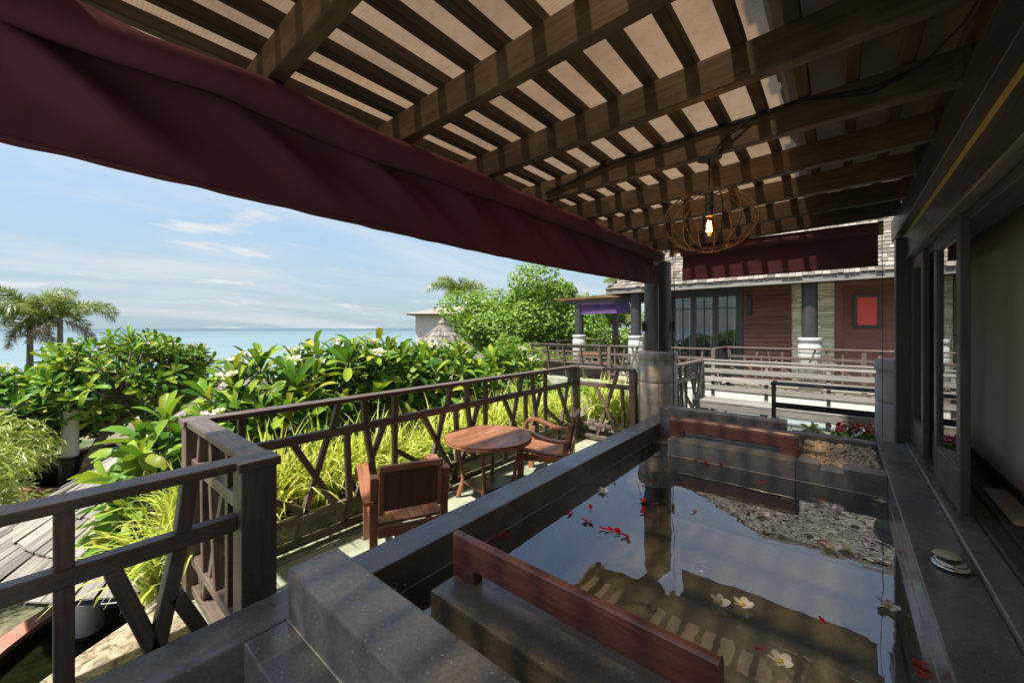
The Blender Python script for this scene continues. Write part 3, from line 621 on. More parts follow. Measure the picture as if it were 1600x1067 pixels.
# pendant lamp
LX, LY = 2.285, 0.535
lamp = thing('pendant_lamp', 'rusty round wire cage pendant lamp with a glowing filament bulb', 'lamp', (LX, LY, 2.45))
m = MB(); m.lathe([(.001, 0), (.060, 0), (.062, .004), (.062, .030), (.052, .036), (.001, .037)], (LX, LY, 2.437), 28); m.build('canopy', 'rust', lamp)
m = MB(); m.tube([(LX, LY, 2.44), (LX, LY, 2.27)], .004, 8); m.build('cable', 'rope_black', lamp)
cz = 2.107; RW, RH = .226, .163
for k in range(16):
    a = math.pi * 2 * k / 16 + .1; pts = []
    for i in range(17):
        p = math.pi * (.085 + .83 * i / 16); pts.append((LX + RW * math.sin(p) * math.cos(a) * (1 + .02 * math.sin(k * 3)), LY + RW * math.sin(p) * math.sin(a), cz + RH * math.cos(p)))
    m = MB(); m.tube(pts, .0030, 6); m.build('cage_wire', 'rust', lamp, smooth=True)
for zf, nm in ((1, 'ring'), (-1, 'ring')):
    p = math.pi * .085; rr_ = RW * math.sin(p) * (1.0 if zf > 0 else 1.0); z = cz + zf * RH * math.cos(p)
    m = MB(); m.tube([(LX + rr_ * math.cos(a), LY + rr_ * math.sin(a), z) for a in [2 * math.pi * i / 20 for i in range(20)]], .0042, 6, closed=True); m.build('cage_ring', 'rust', lamp, smooth=True)
m = MB(); m.lathe([(.001, .135), (.014, .135), (.020, .125), (.021, .06), (.024, .055), (.024, .045), (.019, .04), (.019, .0)], (LX, LY, cz + .025), 20); m.build('socket', 'dark_wood', lamp, smooth=False)
bulb = MB().lathe([(.015, .03), (.016, .0), (.026, -.03), (.031, -.060), (.030, -.082), (.020, -.105), (.008, -.114), (.0005, -.116)], (LX, LY, cz + .028), 24).build('bulb', 'bulb_glass', lamp, smooth=True)
m = MB()
for k in range(5):
    a = k * 1.257; m.tube([(LX + .006 * math.cos(a), LY + .006 * math.sin(a), cz + .0), (LX + .013 * math.cos(a + .3), LY + .013 * math.sin(a + .3), cz - .055)], .0016, 5)
m.build('filament', 'filament_glow', bulb)
ld = bpy.data.lights.new('lamp_light', 'POINT'); ld.energy = .25; ld.color = (1, .6, .22); ld.shadow_soft_size = .02
lo = bpy.data.objects.new('lamp_light', ld); COL.objects.link(lo); lo.parent = lamp; lo.location = (0, 0, cz - .02 - 2.45)

# electric cables along the rafter
t = thing('roof_cable', 'thin dark electric cables strung along a rafter to the lamp', 'cable', (2.29, .5, 2.5))
def sag(pts, n=6):
    out = []
    for i in range(len(pts) - 1):
        a, b = Vector(pts[i]), Vector(pts[i + 1])
        for k in range(n): 
            f = k / n; out.append(a.lerp(b, f) - Vector((0, 0, .012 * math.sin(math.pi * f) * (a - b).length)))
    return out + [Vector(pts[-1])]
for off, zz_ in ((0, 0), (.006, -.012)):
    m = MB(); m.tube(sag([(2.298 - off, 1.60, 2.50 + zz_), (2.298 - off, 1.1, 2.585 + zz_), (2.30 - off, .55, 2.605 + zz_), (2.298 - off, .15, 2.615 + zz_), (2.297 - off, -.1, 2.57 + zz_ * 2), (2.29 - off, -.25, 2.60), (2.1, -.34, 2.62), (1.75, -.355, 2.60)]), .005, 6); m.build('wire', 'rope_black', t, smooth=True)
m = MB(); m.tube(sag([(2.295, .33, 2.60), (2.288, .45, 2.53), (2.285, .52, 2.468)], 5), .005, 6); m.build('wire', 'rope_black', t, smooth=True)

# ------------------------------------------------------------------ own villa: wall, beams, sliding doors, room
villa = thing('villa', 'dark house front with sliding glass doors open beside the bath', 'house', (2.5, -0.6, 0))
V_ = villa
part('door_sill', G, V_, (-1.5, 4.64, -0.52, -0.4205, -.03, T + .022), bevel=.006)
part('door_track', 'dark_wood', V_, (-1.5, 4.64, -0.725, -0.5205, -.03, T + .045), (-1.5, 4.64, -0.60, -0.585, T + .045, T + .06), bevel=.003)
part('fascia_board', 'dark_wood', V_, (-1.5, 4.86, -0.475, -0.428, 2.125, 2.345), bevel=.003)
part('fascia_lip', 'grey_wood', V_, (-1.5, 4.86, -0.478, -0.422, 2.108, 2.1245), bevel=.003)
part('yellow_strip', 'edge_yellow', V_, (-1.5, 4.86, -0.4275, -0.4255, 2.30, 2.345), bevel=0)  # thin yellow strip along the top of the fascia board
part('upper_wall', 'interior_beige', V_, (-1.5, 4.86, -0.62, -0.476, 2.13, 3.10), bevel=0)
part('corner_post', 'dark_wood', V_, (4.645, 4.78, -0.47, -0.365, -.03, 2.30), bevel=.005)
part('end_wall', 'interior_beige', V_, (4.70, 4.86, -4.0, -0.475, -.03, 3.5), bevel=0)
part('inner_panel', 'interior_beige', V_, (-1.6, 4.69, -0.80, -0.742, T, 2.6), bevel=0)
part('skirting', 'dark_wood', V_, (-1.6, 4.69, -0.7415, -0.728, T + .02, T + .10), bevel=.003)
part('inner_floor', 'dark_wood', V_, (-1.6, 4.69, -0.80, -0.6605, -.03, T + .02), bevel=0)
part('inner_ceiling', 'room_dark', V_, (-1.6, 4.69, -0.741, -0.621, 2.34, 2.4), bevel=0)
part('near_wall', 'interior_beige', V_, (-1.75, -1.6005, -4.1, -0.5, -.03, 3.5), bevel=0)
part('head_rail', 'dark_wood', V_, (-1.5, 4.69, -0.60, -0.479, 2.06, 2.124), bevel=.003)
# deep eave with wooden shingles that shades the house side of the pergola
e_ = MB(); e_.beam((1.7, .26, 3.02), (1.7, -4.4, 4.65), 7.6, .12, up=(0, 0, 1)); eave = e_.build('roof', 'shingle_wood', V_)
m = MB(); random.seed(11); x = -2.1
while x < 5.5:
    w_ = random.uniform(.09, .16); l_ = random.uniform(0, .07); m.box(x, x + w_ - .006, .12, .25 + l_, 3.09, 3.105); x += w_
m.build('shingle_course', 'shingle_wood', eave)
def leaf(x0, x1, y, z0, z1, st=.085):
    f = part('sliding_door', 'dark_wood', V_, (x0, x0 + st, y - .035, y, z0, z1), (x1 - st, x1, y - .035, y, z0, z1), (x0 + st, x1 - st, y - .034, y - .001, z1 - st, z1), (x0 + st, x1 - st, y - .034, y - .001, z0, z0 + .20), bevel=.004)
    part('glazing_bead', 'post_paint', f, (x0 + st, x0 + st + .014, y - .026, y - .006, z0 + .20, z1 - st), (x1 - st - .014, x1 - st, y - .026, y - .006, z0 + .20, z1 - st), (x0 + st + .014, x1 - st - .014, y - .026, y - .006, z0 + .20, z0 + .214), (x0 + st + .014, x1 - st - .014, y - .026, y - .006, z1 - st - .014, z1 - st), bevel=.003)
    part('glass', 'window_glass', f, (x0 + st + .002, x1 - st - .002, y - .019, y - .015, z0 + .19, z1 - st + .01), bevel=0)
    return f
l1 = leaf(2.90, 3.60, -.455, T + .046, 2.10); l2 = leaf(3.56, 4.28, -.497, T + .046, 2.10); l4 = leaf(4.02, 4.64, -.455, T + .046, 2.10)
m = MB(); m.tube([(2.965, -.453, 1.50), (2.965, -.435, 1.505), (2.965, -.432, 1.48), (2.965, -.432, 1.44), (2.965, -.437, 1.43)], .004, 6); m.build('handle', 'steel', l1, smooth=True)
m = MB(); m.prism([(2.93, -.722), (3.49, -.724), (3.47, -.625), (2.92, -.627)], T + .0455, T + .058)
tag(m.build('door_mat', 'mat_rug', org=(3.2, -.68, T + .045), bevel=.004), 'tan woven mat on the dark floor just inside the open door', 'mat')
# ------------------------------------------------------------------ terrace railings
RW_ = 'rail_wood'
def railing(label, axis, c, a0, a1, grp='terrace railings', posts=(), cap_w=.10, base=0.0, mat=RW_, modules=None, ends=True, nm='railing', cat='railing', thin=.042):
    """axis 'x' -> runs along x at y=c"""
    P = (lambda a, z, o=0: (a, c + o, base + z)) if axis == 'x' else (lambda a, z, o=0: (c + o, a, base + z))
    t = thing(nm, label, cat, P((a0 + a1) / 2, 0), group=grp)
    lo_, hi_ = min(a0, a1), max(a0, a1)
    def bm_(name, p0, p1, w, h, **k):
        m_ = MB(); m_.beam(p0, p1, w, h, **k); return m_.build(name, mat, t, bevel=.004, seg=1)
    bm_('top_rail', P(a0, .998), P(a1, .998), cap_w, .034)
    bm_('middle_rail', P(a0, .770), P(a1, .770), .055, .058)
    bm_('lower_rail', P(a0, .222), P(a1, .222), .055, .045)
    bm_('bottom_rail', P(a0, .058), P(a1, .058), .055, .045)
    for a in posts:
        m_ = MB(); m_.beam(P(a, -.005), P(a, .981), .085, .085, up=(1, 0, 0)); m_.build('post', mat, t, bevel=.004, seg=1)
    pat = [('v', 0, .98, 0, .80), ('v', 0, .742, 0, .245), ('u', .62, .98, .57, .80), ('u', .82, .98, .835, .80),
           ('l', .30, .742, .585, .245), ('l2', .54, .742, .375, .245), ('l', .68, .742, .70, .245), ('l', .84, .742, .925, .245), ('l2', 1.0, .742, .775, .245), ('l2', .03, .50, .39, .25),
           ('b', .365, .20, .325, .08), ('b', .60, .20, .67, .08), ('b', .71, .20, .665, .08)]
    for x0, flip in modules or ():
        for kind, xa, za, xb, zb in pat:
            p, q_ = x0 + flip * xa, x0 + flip * xb
            if not (lo_ + .02 < p < hi_ - .02 and lo_ + .02 < q_ < hi_ - .02): continue
            off = {'l2': .006, 'l': -.006}.get(kind, 0)
            m_ = MB(); d = Vector(P(q_, zb, off)) - Vector(P(p, za, off)); sd_ = Vector((0, 1, 0)) if axis == 'x' else Vector((1, 0, 0))
            m_.beam(P(p, za, off), P(q_, zb, off), .040, thin, up=sd_); m_.build('baluster', mat, t, bevel=.003, seg=1)
    return t
railing('long dark railing with slanted balusters behind the table facing the sea', 'x', 2.87, 0.64, 4.80, modules=[(0.81 + 1.1 * k, 1) for k in range(-1, 4)])
railing('short dark railing return between the far corner and the pillar', 'y', 4.87, 2.83, 2.01, posts=(2.03,), modules=[(2.86, -1)])
railing('short dark railing with sunlit inner slats between the two near corners', 'y', 0.580, 1.88, 2.82, posts=(), modules=[(3.30, -1), (2.2, -1)])
nr_ = railing('dark near railing running out of the picture at the lower left', 'x', 1.845, 0.50, -1.1, modules=[], posts=())
for xa, za, xb, zb in ((.05, .98, .05, .80), (.05, .742, .05, .245), (.355, .98, .335, .80), (.325, .742, .235, .245), (.155, .742, .31, .245), (.315, .58, .46, .245), (-.25, .98, -.27, .80), (-.28, .742, -.36, .245), (-.10, .742, -.30, .245), (-.55, .98, -.55, .80), (-.55, .742, -.55, .245), (-.8, .742, -.65, .245), (.05, .20, .05, .08), (.3, .2, .26, .08)):
    m_ = MB(); m_.beam((xa, 1.845, za), (xb, 1.845, zb), .045, .058, up=(0, 1, 0)); m_.build('baluster', RW_, nr_, bevel=.003, seg=1)
for lb, x, y, w_ in (('thick dark corner post where the near railing meets the bath rim', .563, 1.825, .125), ('dark post at the outer near corner of the railing', .578, 2.872, .10), ('dark post at the far sea corner of the railing', 4.85, 2.868, .095)):
    m_ = MB(); m_.box(x - w_ / 2, x + w_ / 2, y - .052, y + .052, -.005, .9805); o = m_.build('railing_post', RW_, org=(x, y, 0), bevel=.004); tag(o, lb, 'post', 'railing posts')
    m_ = MB(); m_.box(x - w_ / 2 - .012, x + w_ / 2 + .012, y - .066, y + .066, .9807, 1.0155); m_.build('cap', RW_, o, bevel=.004)
# extra pieces of the near left panel
# side deck railing from the pillar
railing('dark railing from the corner pillar along the side deck', 'x', 1.80, 5.26, 7.22, modules=[(5.2, 1), (6.3, 1)], posts=(5.28, 7.2))

# ------------------------------------------------------------------ teak armchairs and table
def sweep(m_, path, w, th, y, wfun=None):
    """board swept along x,z path at lateral position y"""
    n = len(path); b = len(m_.v); L = 0
    for i, (x, z) in enumerate(path):
        a = Vector(path[max(i - 1, 0)]); c = Vector(path[min(i + 1, n - 1)]); d = (c - a).normalized(); nr = Vector((-d.y, d.x))
        ww = w * (wfun(i / (n - 1)) if wfun else 1)
        for sy, sn in ((-1, -1), (1, -1), (1, 1), (-1, 1)):
            m_.v.append((x + nr.x * sn * th / 2, y + sy * ww / 2, z + nr.y * sn * th / 2))
    for i in range(n - 1):
        s_ = math.dist(path[i], path[i + 1])
        for k in range(4):
            l = (k + 1) % 4; m_.f.append((b + i * 4 + k, b + i * 4 + l, b + i * 4 + 4 + l, b + i * 4 + 4 + k)); m_.mi.append(0)
            vv = (0, w, w + th, 2 * w + th, 2 * w + 2 * th); m_.uv.append([(L, vv[k]), (L, vv[k + 1]), (L + s_, vv[k + 1]), (L + s_, vv[k])])
        L += s_
    m_.f.append((b + 3, b + 2, b + 1, b)); m_.uv.append([(0, 0)] * 4); m_.mi.append(0)
    e = b + (n - 1) * 4; m_.f.append((e, e + 1, e + 2, e + 3)); m_.uv.append([(0, 0)] * 4); m_.mi.append(0)
def smooth_path(pts, n=5):
    out = []
    for i in range(len(pts) - 1):
        p0, p1, p2, p3 = pts[max(i - 1, 0)], pts[i], pts[i + 1], pts[min(i + 2, len(pts) - 1)]
        for k in range(n):
            t = k / n; out.append(tuple(.5 * ((2 * p1[j]) + (-p0[j] + p2[j]) * t + (2 * p0[j] - 5 * p1[j] + 4 * p2[j] - p3[j]) * t * t + (-p0[j] + 3 * p1[j] - 3 * p2[j] + p3[j]) * t ** 3) for j in range(len(p1))))
    return out + [pts[-1]]
def armchair(label, loc, rot):
    t = thing('armchair', label, 'chair', loc, rot, 'teak armchairs', local=True)
    W = .50; hw = W / 2
    for s in (-1, 1):
        m_ = MB(); sweep(m_, [(-.02, .0), (0, .22), (-.005, .40), (-.05, .62)], .048, .052, s * (hw - .024)); m_.build('rear_leg', 'teak', t, bevel=.004)
        m_ = MB(); m_.beam((.455, s * (hw - .022), 0), (.44, s * (hw - .022), .455), .046, .06, up=(1, 0, 0)); m_.build('front_leg', 'teak', t, bevel=.004)
        m_ = MB(); sweep(m_, smooth_path([(-.055, .455), (.06, .445), (.2, .46), (.33, .505), (.43, .53), (.50, .515), (.53, .465), (.525, .40)]), .085, .026, s * (hw + .006), lambda f: .72 + .40 * f); m_.build('armrest', 'teak', t, bevel=.004)
        m_ = MB(); m_.box(.0, .44, s * (hw - .034) - .012, s * (hw - .034) + .012, .225, .285); m_.build('side_apron', 'teak', t, bevel=.003)
    k = 4; ww = (W - .10) / k
    for i in range(k):
        y0 = -hw + .05 + i * ww; m_ = MB(); sweep(m_, [(-.005, .292), (.12, .287), (.30, .298), (.47, .318), (.495, .312)], ww - .003, .020, y0 + ww / 2); m_.build('seat_board', 'teak', t, bevel=.002)
    m_ = MB(); m_.box(-.03, -.006, -hw + .05, hw - .05, .215, .28); m_.build('rear_apron', 'teak', t, bevel=.003)
    m_ = MB(); m_.box(.455, .478, -hw + .045, hw - .045, .235, .295); m_.build('front_apron', 'teak', t, bevel=.003)
    m_ = MB(); m_.beam((-.030, 0, .385), (-.075, 0, .655), W - .105, .020, up=(1, 0, 0)); bp = m_.build('back_panel', 'teak_dark', t, bevel=.003)
    m_ = MB(); m_.beam((-.0755, -hw + .05, .665), (-.0755, hw - .05, .665), .034, .038); m_.build('top_rail', 'teak', bp, bevel=.005)
    for s in (-1, 1):
        m_ = MB(); m_.beam((-.032, s * (hw - .066), .37), (-.0755, s * (hw - .066), .646), .028, .030, up=(1, 0, 0)); m_.build('stile', 'teak', bp, bevel=.003)
    return t
A_H = math.atan2(.9, .42); B_H = math.radians(113)
armchair('reddish teak armchair seen from behind, nearest the camera', (1.555, 2.165, 0), A_H)
armchair('reddish teak armchair with curved arms on the far side of the round table', (3.46, 2.12, 0), B_H)
TX, TY, TH = 2.60, 2.44, .57
tbl = thing('round_table', 'low round reddish teak table between the two armchairs', 'table', (TX, TY, 0))
n = 5; r_ = .39
for i in range(n):          # boards running along the rail
    y0, y1 = -r_ + 2 * r_ * i / n + .0012, -r_ + 2 * r_ * (i + 1) / n - .0012; poly = []
    y0 = max(y0, -r_ + .001); y1 = min(y1, r_ - .001)
    for k in range(15):
        y = y0 + (y1 - y0) * k / 14; poly.append((math.sqrt(max(r_ * r_ - y * y, 0)), y))
    for k in range(15):
        y = y1 + (y0 - y1) * k / 14; poly.append((-math.sqrt(max(r_ * r_ - y * y, 0)), y))
    ca, sa = math.cos(.33), math.sin(.33)
    MB().prism([(TX + x * ca - y * sa, TY + x * sa + y * ca) for x, y in poly], TH - .020, TH).build('top_board', 'teak', tbl, bevel=.002)
MB().lathe([(r_ - .012, 0), (r_ - .002, .003), (r_ + .003, .014), (r_ + .001, .022), (r_ - .012, .0225)], (TX, TY, TH - .0425), 64).build('edge_band', 'teak', tbl, smooth=True)
for k in range(4):
    a = math.radians(124 + 90 * k); ux, uy = math.cos(a), math.sin(a)
    prof = smooth_path([(.285, 0), (.262, .06), (.235, .16), (.245, .28), (.275, .42), (.29, TH - .043)], 4)
    m_ = MB(); m_.tube([(TX + ux * p, TY + uy * p, z) for p, z in prof], [.019 + .004 * math.sin(i * .35) for i in range(len(prof))], 8); m_.build('leg', 'teak', tbl, smooth=True)
sh_ = []
for k in range(4):
    a = math.radians(124 + 90 * k); sh_.append((TX + math.cos(a) * .24, TY + math.sin(a) * .24))
MB().prism(sh_, .135, .155).build('shelf', 'teak_dark', tbl, bevel=.003)

# ------------------------------------------------------------------ grey bench on the side deck, towel rack, low garden wall
b = thing('garden_bench', 'long weathered grey slatted bench on the side deck beyond the bath', 'bench', (6.8, .65, 0))
for i in range(4):
    x = 6.58 + i * .115; MB().box(x, x + .108, -.60, 1.78, .40, .425).build('seat_slat', 'grey_wood', b, bevel=.003)
MB().box(6.585, 6.61, -.60, 1.78, .31, .399).build('front_board', 'grey_wood', b, bevel=.003)
for i, (z, x) in enumerate(((.585, 7.02), (.715, 7.055), (.845, 7.09), (.965, 7.12))):
    MB().beam((x, -.60, z), (x, 1.74, z), .028, .075 if i < 3 else .05, up=(.25, 0, 1)).build('back_slat', 'grey_wood', b, bevel=.003)
MB().box(7.10, 7.18, -.60, 1.76, 1.0, 1.025).build('top_rail', 'grey_wood', b, bevel=.003)
for y in (1.60, .86, .12, -.48):
    MB().beam((7.03, y, .0), (7.14, y, .995), .045, .05, up=(1, 0, 0)).build('back_post', 'grey_wood', b, bevel=.003)
    MB().box(6.66, 6.71, y - .025, y + .025, -.01, .399).build('leg', 'grey_wood', b, bevel=.003)
def panel(y):
    m_ = MB(); pl = [(6.68, .43), (6.80, .43), (7.12, .96), (7.00, 1.0), (6.9, .98)]; pl = [(6.72, .43), (7.00, .43), (7.13, .98), (7.02, 1.0)]
    b_ = len(m_.v); n_ = len(pl); m_.v += [(x, y, z) for x, z in pl] + [(x, y + .03, z) for x, z in pl]
    m_.f += [tuple(b_ + i for i in range(n_)), tuple(b_ + n_ + i for i in reversed(range(n_)))] + [(b_ + (i + 1) % n_, b_ + i, b_ + n_ + i, b_ + n_ + (i + 1) % n_) for i in range(n_)]
    m_.uv += [[(p[1], p[0]) for p in pl], [(p[1], p[0]) for p in reversed(pl)]] + [[(0, 0), (.3, 0), (.3, .03), (0, .03)]] * n_; m_.mi += [0] * (n_ + 2); return m_
panel(1.745).build('end_panel', 'grey_wood', b); panel(-.60).build('end_panel', 'grey_wood', b)
rk = thing('towel_rack', 'black metal towel rack standing in front of the grey bench', 'rack', (5.32, .1, 0))
for y in (.575, -.36):
    for x in (5.26, 5.42):
        MB().box(x - .012, x + .012, y - .012, y + .012, -.005, .90).build('leg', 'black_metal', rk, bevel=.002)
    MB().box(5.238, 5.442, y - .02, y + .02, .9005, .935).build('end_bracket', 'black_metal', rk, bevel=.003)
for x in (5.25, 5.30, 5.35, 5.40, 5.43): MB().tube([(x, -.40, .915), (x, .59, .915)], .010, 8).build('top_bar', 'black_metal', rk, smooth=True)
MB().box(5.25, 5.27, -.35, .565, .655, .715).build('lower_rail', 'black_metal', rk, bevel=.002)
# low plaster walls between the villas
for lb, x0, x1, y0, y1, z1, mt in (('low white plaster wall behind the grey bench', 8.35, 8.55, -3.0, 3.3, .355, 'plaster_white'), ('low pale aqua plaster wall under the grey bench', 7.55, 7.70, -3.0, 1.9, .16, 'plaster_aqua')):
    m_ = MB(); m_.box(x0, x1, y0, y1, -.5, z1); tag(m_.build('low_wall', mt, org=(x0, .5, -.2), bevel=.01), lb, 'wall')
    o = COL.objects[-1]
    m_ = MB(); m_.box(x0 - .02, x1 + .02, y0 - .01, y1 + .02, z1 + .0005, z1 + .04); m_.build('coping', mt, o, bevel=.006)
# ------------------------------------------------------------------ floating flowers and petals
def petal_mesh(name, L, W, mat, cup=.2):
    m_ = MB(); n = 7
    rows = []
    for i in range(n):
        u = i / (n - 1); w = W * (math.sin(math.pi * (u * .88 + .06)) ** .8) * (.55 + .55 * u)
        z = cup * L * u * u * .5
        rows.append([(L * u, -w / 2, z + .12 * w), (L * u, 0, z), (L * u, w / 2, z + .05 * w)])
    for i in range(n - 1):
        for k in range(2):
            m_.quad([rows[i][k], rows[i + 1][k], rows[i + 1][k + 1], rows[i][k + 1]])
    return m_
def plum_flower_mb(s=.034, lift=.28, mats=1):
    m_ = MB(); 
    for k in range(5):
        pm = petal_mesh('p', s, s * .86, 'x', .22); M = Matrix.Rotation(k * 1.2566, 4, 'Z') @ Matrix.Rotation(-lift, 4, 'Y') @ Matrix.Rotation(.30, 4, 'X')
        b = len(m_.v); m_.v += [tuple(M @ Vector(v)) for v in pm.v]; m_.f += [tuple(b + i for i in f) for f in pm.f]; m_.uv += pm.uv; m_.mi += [0] * len(pm.f)
    m_.lathe([(.0, .0045), (s * .08, .0042), (s * .15, .004), (s * .21, .0065)], (0, 0, s * .03), 10, mi=1)
    return m_
FLOW = plum_flower_mb(.036).mesh('plumeria_flower', ['white_petal', 'flower_eye'], smooth=True)
FL = [(1.753, 0.371), (1.796, 0.296), (1.569, 0.15), (2.154, -0.146), (2.551, 0.027), (2.587, -0.033), (2.746, 0.351), (3.424, -0.188), (2.448, 1.232)]
FLB = ['white plumeria floating left of a pair in the middle of the bath', 'white plumeria floating right of a pair in the middle of the bath', 'single white plumeria with a red petal nearest the camera', 'white plumeria floating close to the right wall of the bath', 'left of two white plumerias floating in the roof reflection', 'right of two white plumerias floating in the roof reflection', 'white plumeria next to a red petal at mid bath', 'white plumeria with red bits at the far right corner of the bath', 'white plumeria with red petals near the left wall of the bath']
random.seed(21)
for (x, y), lb in zip(FL, FLB):
    o = link(FLOW, 'plumeria_flower'); o.location = (x, y, WL + .004); o.rotation_euler = (random.uniform(-.12, .12), random.uniform(-.12, .12), random.uniform(0, 6.3)); o.scale = (1.12,) * 3; tag(o, lb, 'flower', 'plumeria flowers floating in the bath')
PT = [(1.596, 0.208), (1.883, 0.035), (1.84, -0.205), (2.741, -0.215), (1.797, 0.346), (2.597, 0.085), (3.207, 0.072), (2.757, 0.421), (2.554, 0.651), (3.319, 0.432), (3.507, -0.168), (1.593, 1.381), (2.05, 1.231), (2.164, 1.186), (2.019, 1.127), (1.996, 0.969), (2.016, 0.893), (2.466, 0.934), (2.334, 0.904), (2.951, 1.40), (2.13, 1.40), (2.072, 1.395), (2.398, 1.395), (2.471, 1.398), (2.659, 1.295), (2.66, 1.256), (2.803, 1.048), (2.695, 1.053), (3.504, 1.191), (3.52, 1.125), (3.52, 1.041), (3.52, 0.946), (3.519, 0.887), (3.516, 0.844), (3.514, 0.816), (3.512, 0.724), (3.462, 1.40), (3.735, 1.40), (0.9, 1.39)]
big = {2: 1.9, 12: 1.3, 13: 1.3, 14: 1.4, 15: 1.5, 16: 1.6, 17: 1.5, 18: 1.6, 11: 1.4, 8: 1.2, 9: 1.2, 7: 1.2}
mult = {12: 3, 13: 2, 14: 4, 15: 3, 16: 4, 17: 3, 18: 4, 2: 3, 11: 3, 38: 2, 33: 3, 9: 3, 8: 2}
PM = []
for v in range(3):
    PM.append(petal_mesh('p', .026 + .004 * v, .017 + .002 * v, 'x', .5 + .3 * v).mesh('red_petal', 'red_petal', smooth=True))
for i, (x, y) in enumerate(PT):
    if i in mult:
        m_ = MB()
        for k in range(mult[i]):
            pm = petal_mesh('p', random.uniform(.022, .03), random.uniform(.014, .02), 'x', .6); M = Matrix.Translation((random.uniform(-.016, .016), random.uniform(-.016, .016), .001 * k)) @ Matrix.Rotation(random.uniform(0, 6.3), 4, 'Z')
            b_ = len(m_.v); m_.v += [tuple(M @ Vector(v)) for v in pm.v]; m_.f += [tuple(b_ + j for j in f) for f in pm.f]; m_.uv += pm.uv; m_.mi += [0] * len(pm.f)
        o = link(m_.mesh('red_blossom', 'red_petal', smooth=True), 'red_blossom'); tag(o, 'crumpled red blossom floating on the bath water', 'petal', 'red blossoms floating in the bath')
        o.scale = (big.get(i, 1.1),) * 3
    else:
        o = link(PM[i % 3], 'red_petal'); tag(o, 'single small red petal floating on the bath water', 'petal', 'single red petals floating in the bath'); o.scale = (big.get(i, 1.05),) * 3
    o.location = (x, y, WL + .003); o.rotation_euler = (0, 0, random.uniform(0, 6.3))

# ------------------------------------------------------------------ planters and grass clumps
pl = thing('planter_trough', 'mossy concrete planter trough outside the long railing', 'planter', (2.7, 3.3, -.1))
for bx in ((0.55, 5.6, 3.045, 3.12, -.4, .145), (0.55, 5.6, 3.62, 3.70, -1.8, .145), (0.47, 0.5495, 3.045, 3.70, -1.8, .145), (5.6005, 5.68, 3.045, 3.70, -1.8, .145)):
    m_ = MB(); m_.box(*bx); m_.build('trough_wall', 'planter_concrete', pl, bevel=.008)
m_ = MB(); m_.box(.551, 5.599, 3.1205, 3.6195, -1.7, .08); m_.build('planting_soil', 'soil', pl)
pl2 = thing('planter_trough', 'concrete planter trough beyond the short railing return at the pillar', 'planter', (5.2, 2.4, 0))
for bx in ((4.96, 5.02, 1.99, 2.95, -.03, .26), (5.55, 5.61, 1.99, 2.95, -.03, .26), (5.0205, 5.5495, 1.99, 2.04, -.03, .26), (5.0205, 5.5495, 2.90, 2.95, -.03, .26)):
    m_ = MB(); m_.box(*bx); m_.build('trough_wall', 'planter_concrete', pl2, bevel=.006)
m_ = MB(); m_.box(5.0205, 5.5495, 2.0405, 2.8995, -.03, .21); m_.build('planting_soil', 'soil', pl2)
def grass_mesh(seed, nb=70, hmin=.35, hmax=.72, spread=.55, wid=.013):
    rnd = random.Random(seed); m_ = MB()
    for i in range(nb):
        a = rnd.uniform(0, 6.283); L = rnd.uniform(hmin, hmax); lean = rnd.uniform(.12, 1.0) * spread; bx, by = rnd.gauss(0, .045), rnd.gauss(0, .045)
        dx_, dy_ = math.cos(a), math.sin(a); w = wid * rnd.uniform(.7, 1.25); droop = rnd.uniform(.3, 1.2) * lean; seg = 6; prev = None; x = 0; z = 0; ang = math.pi / 2 - lean * .55
        for k in range(seg + 1):
            f = k / seg; ww = w * (1 - f ** 2.2) + .0008; px_, py_ = bx + dx_ * x, by + dy_ * x
            cur = [(px_ - dy_ * ww / 2, py_ + dx_ * ww / 2, z + ww * .25), (px_ + dy_ * ww / 2, py_ - dx_ * ww / 2, z + ww * .25)]
            if prev: m_.quad([prev[0], prev[1], cur[1], cur[0]])
            prev = cur; x += math.cos(ang) * L / seg; z += math.sin(ang) * L / seg; ang -= droop * (.25 + f * .55)
    # weld strips so that one blade is one island
    return m_
def weld(me):
    bm = bmesh.new(); bm.from_mesh(me); bmesh.ops.remove_doubles(bm, verts=bm.verts, dist=1e-5); bm.to_mesh(me); bm.free(); return me
GM = [weld(grass_mesh(s, 66, .40, .86, 1.05, .028).mesh('grass_clump', 'grass_leaf', smooth=True)) for s in range(5)]
random.seed(3)
def grass(x, y, z, s, lb, grp):
    o = link(random.choice(GM), 'grass_clump'); o.location = (x, y, z); o.rotation_euler = (0, 0, random.uniform(0, 6.3)); o.scale = (s, s, s * random.uniform(.9, 1.1)); tag(o, lb, 'plant', grp)
for i in range(22):
    for yy in (3.26, 3.48):
        x = .68 + i * .225 + random.uniform(-.05, .05)
        if x > 5.55: continue
        grass(x, yy + random.uniform(-.05, .05), .06, random.uniform(.72, 1.05), 'yellow-green strap-leaved grass clump in the trough behind the long railing', 'grass clumps along the long railing')
for i in range(6): grass(5.12 + (i % 2) * .26, 2.16 + .13 * i, .20, random.uniform(.75, .95), 'yellow-green grass clump in the trough beyond the railing return', 'grass clumps by the pillar')
for i in range(5): grass(.47 + .06 * i, 3.10 + random.uniform(0, .2), -.10, random.uniform(.75, .95), 'yellow-green grass clump hanging over the shingle roof beside the coping', 'grass clumps at the near corner')
for i in range(1): grass(-.52, 2.75, -1.15, .8, 'yellow grass clump poking in at the lower left edge', 'grass clumps at the left edge')

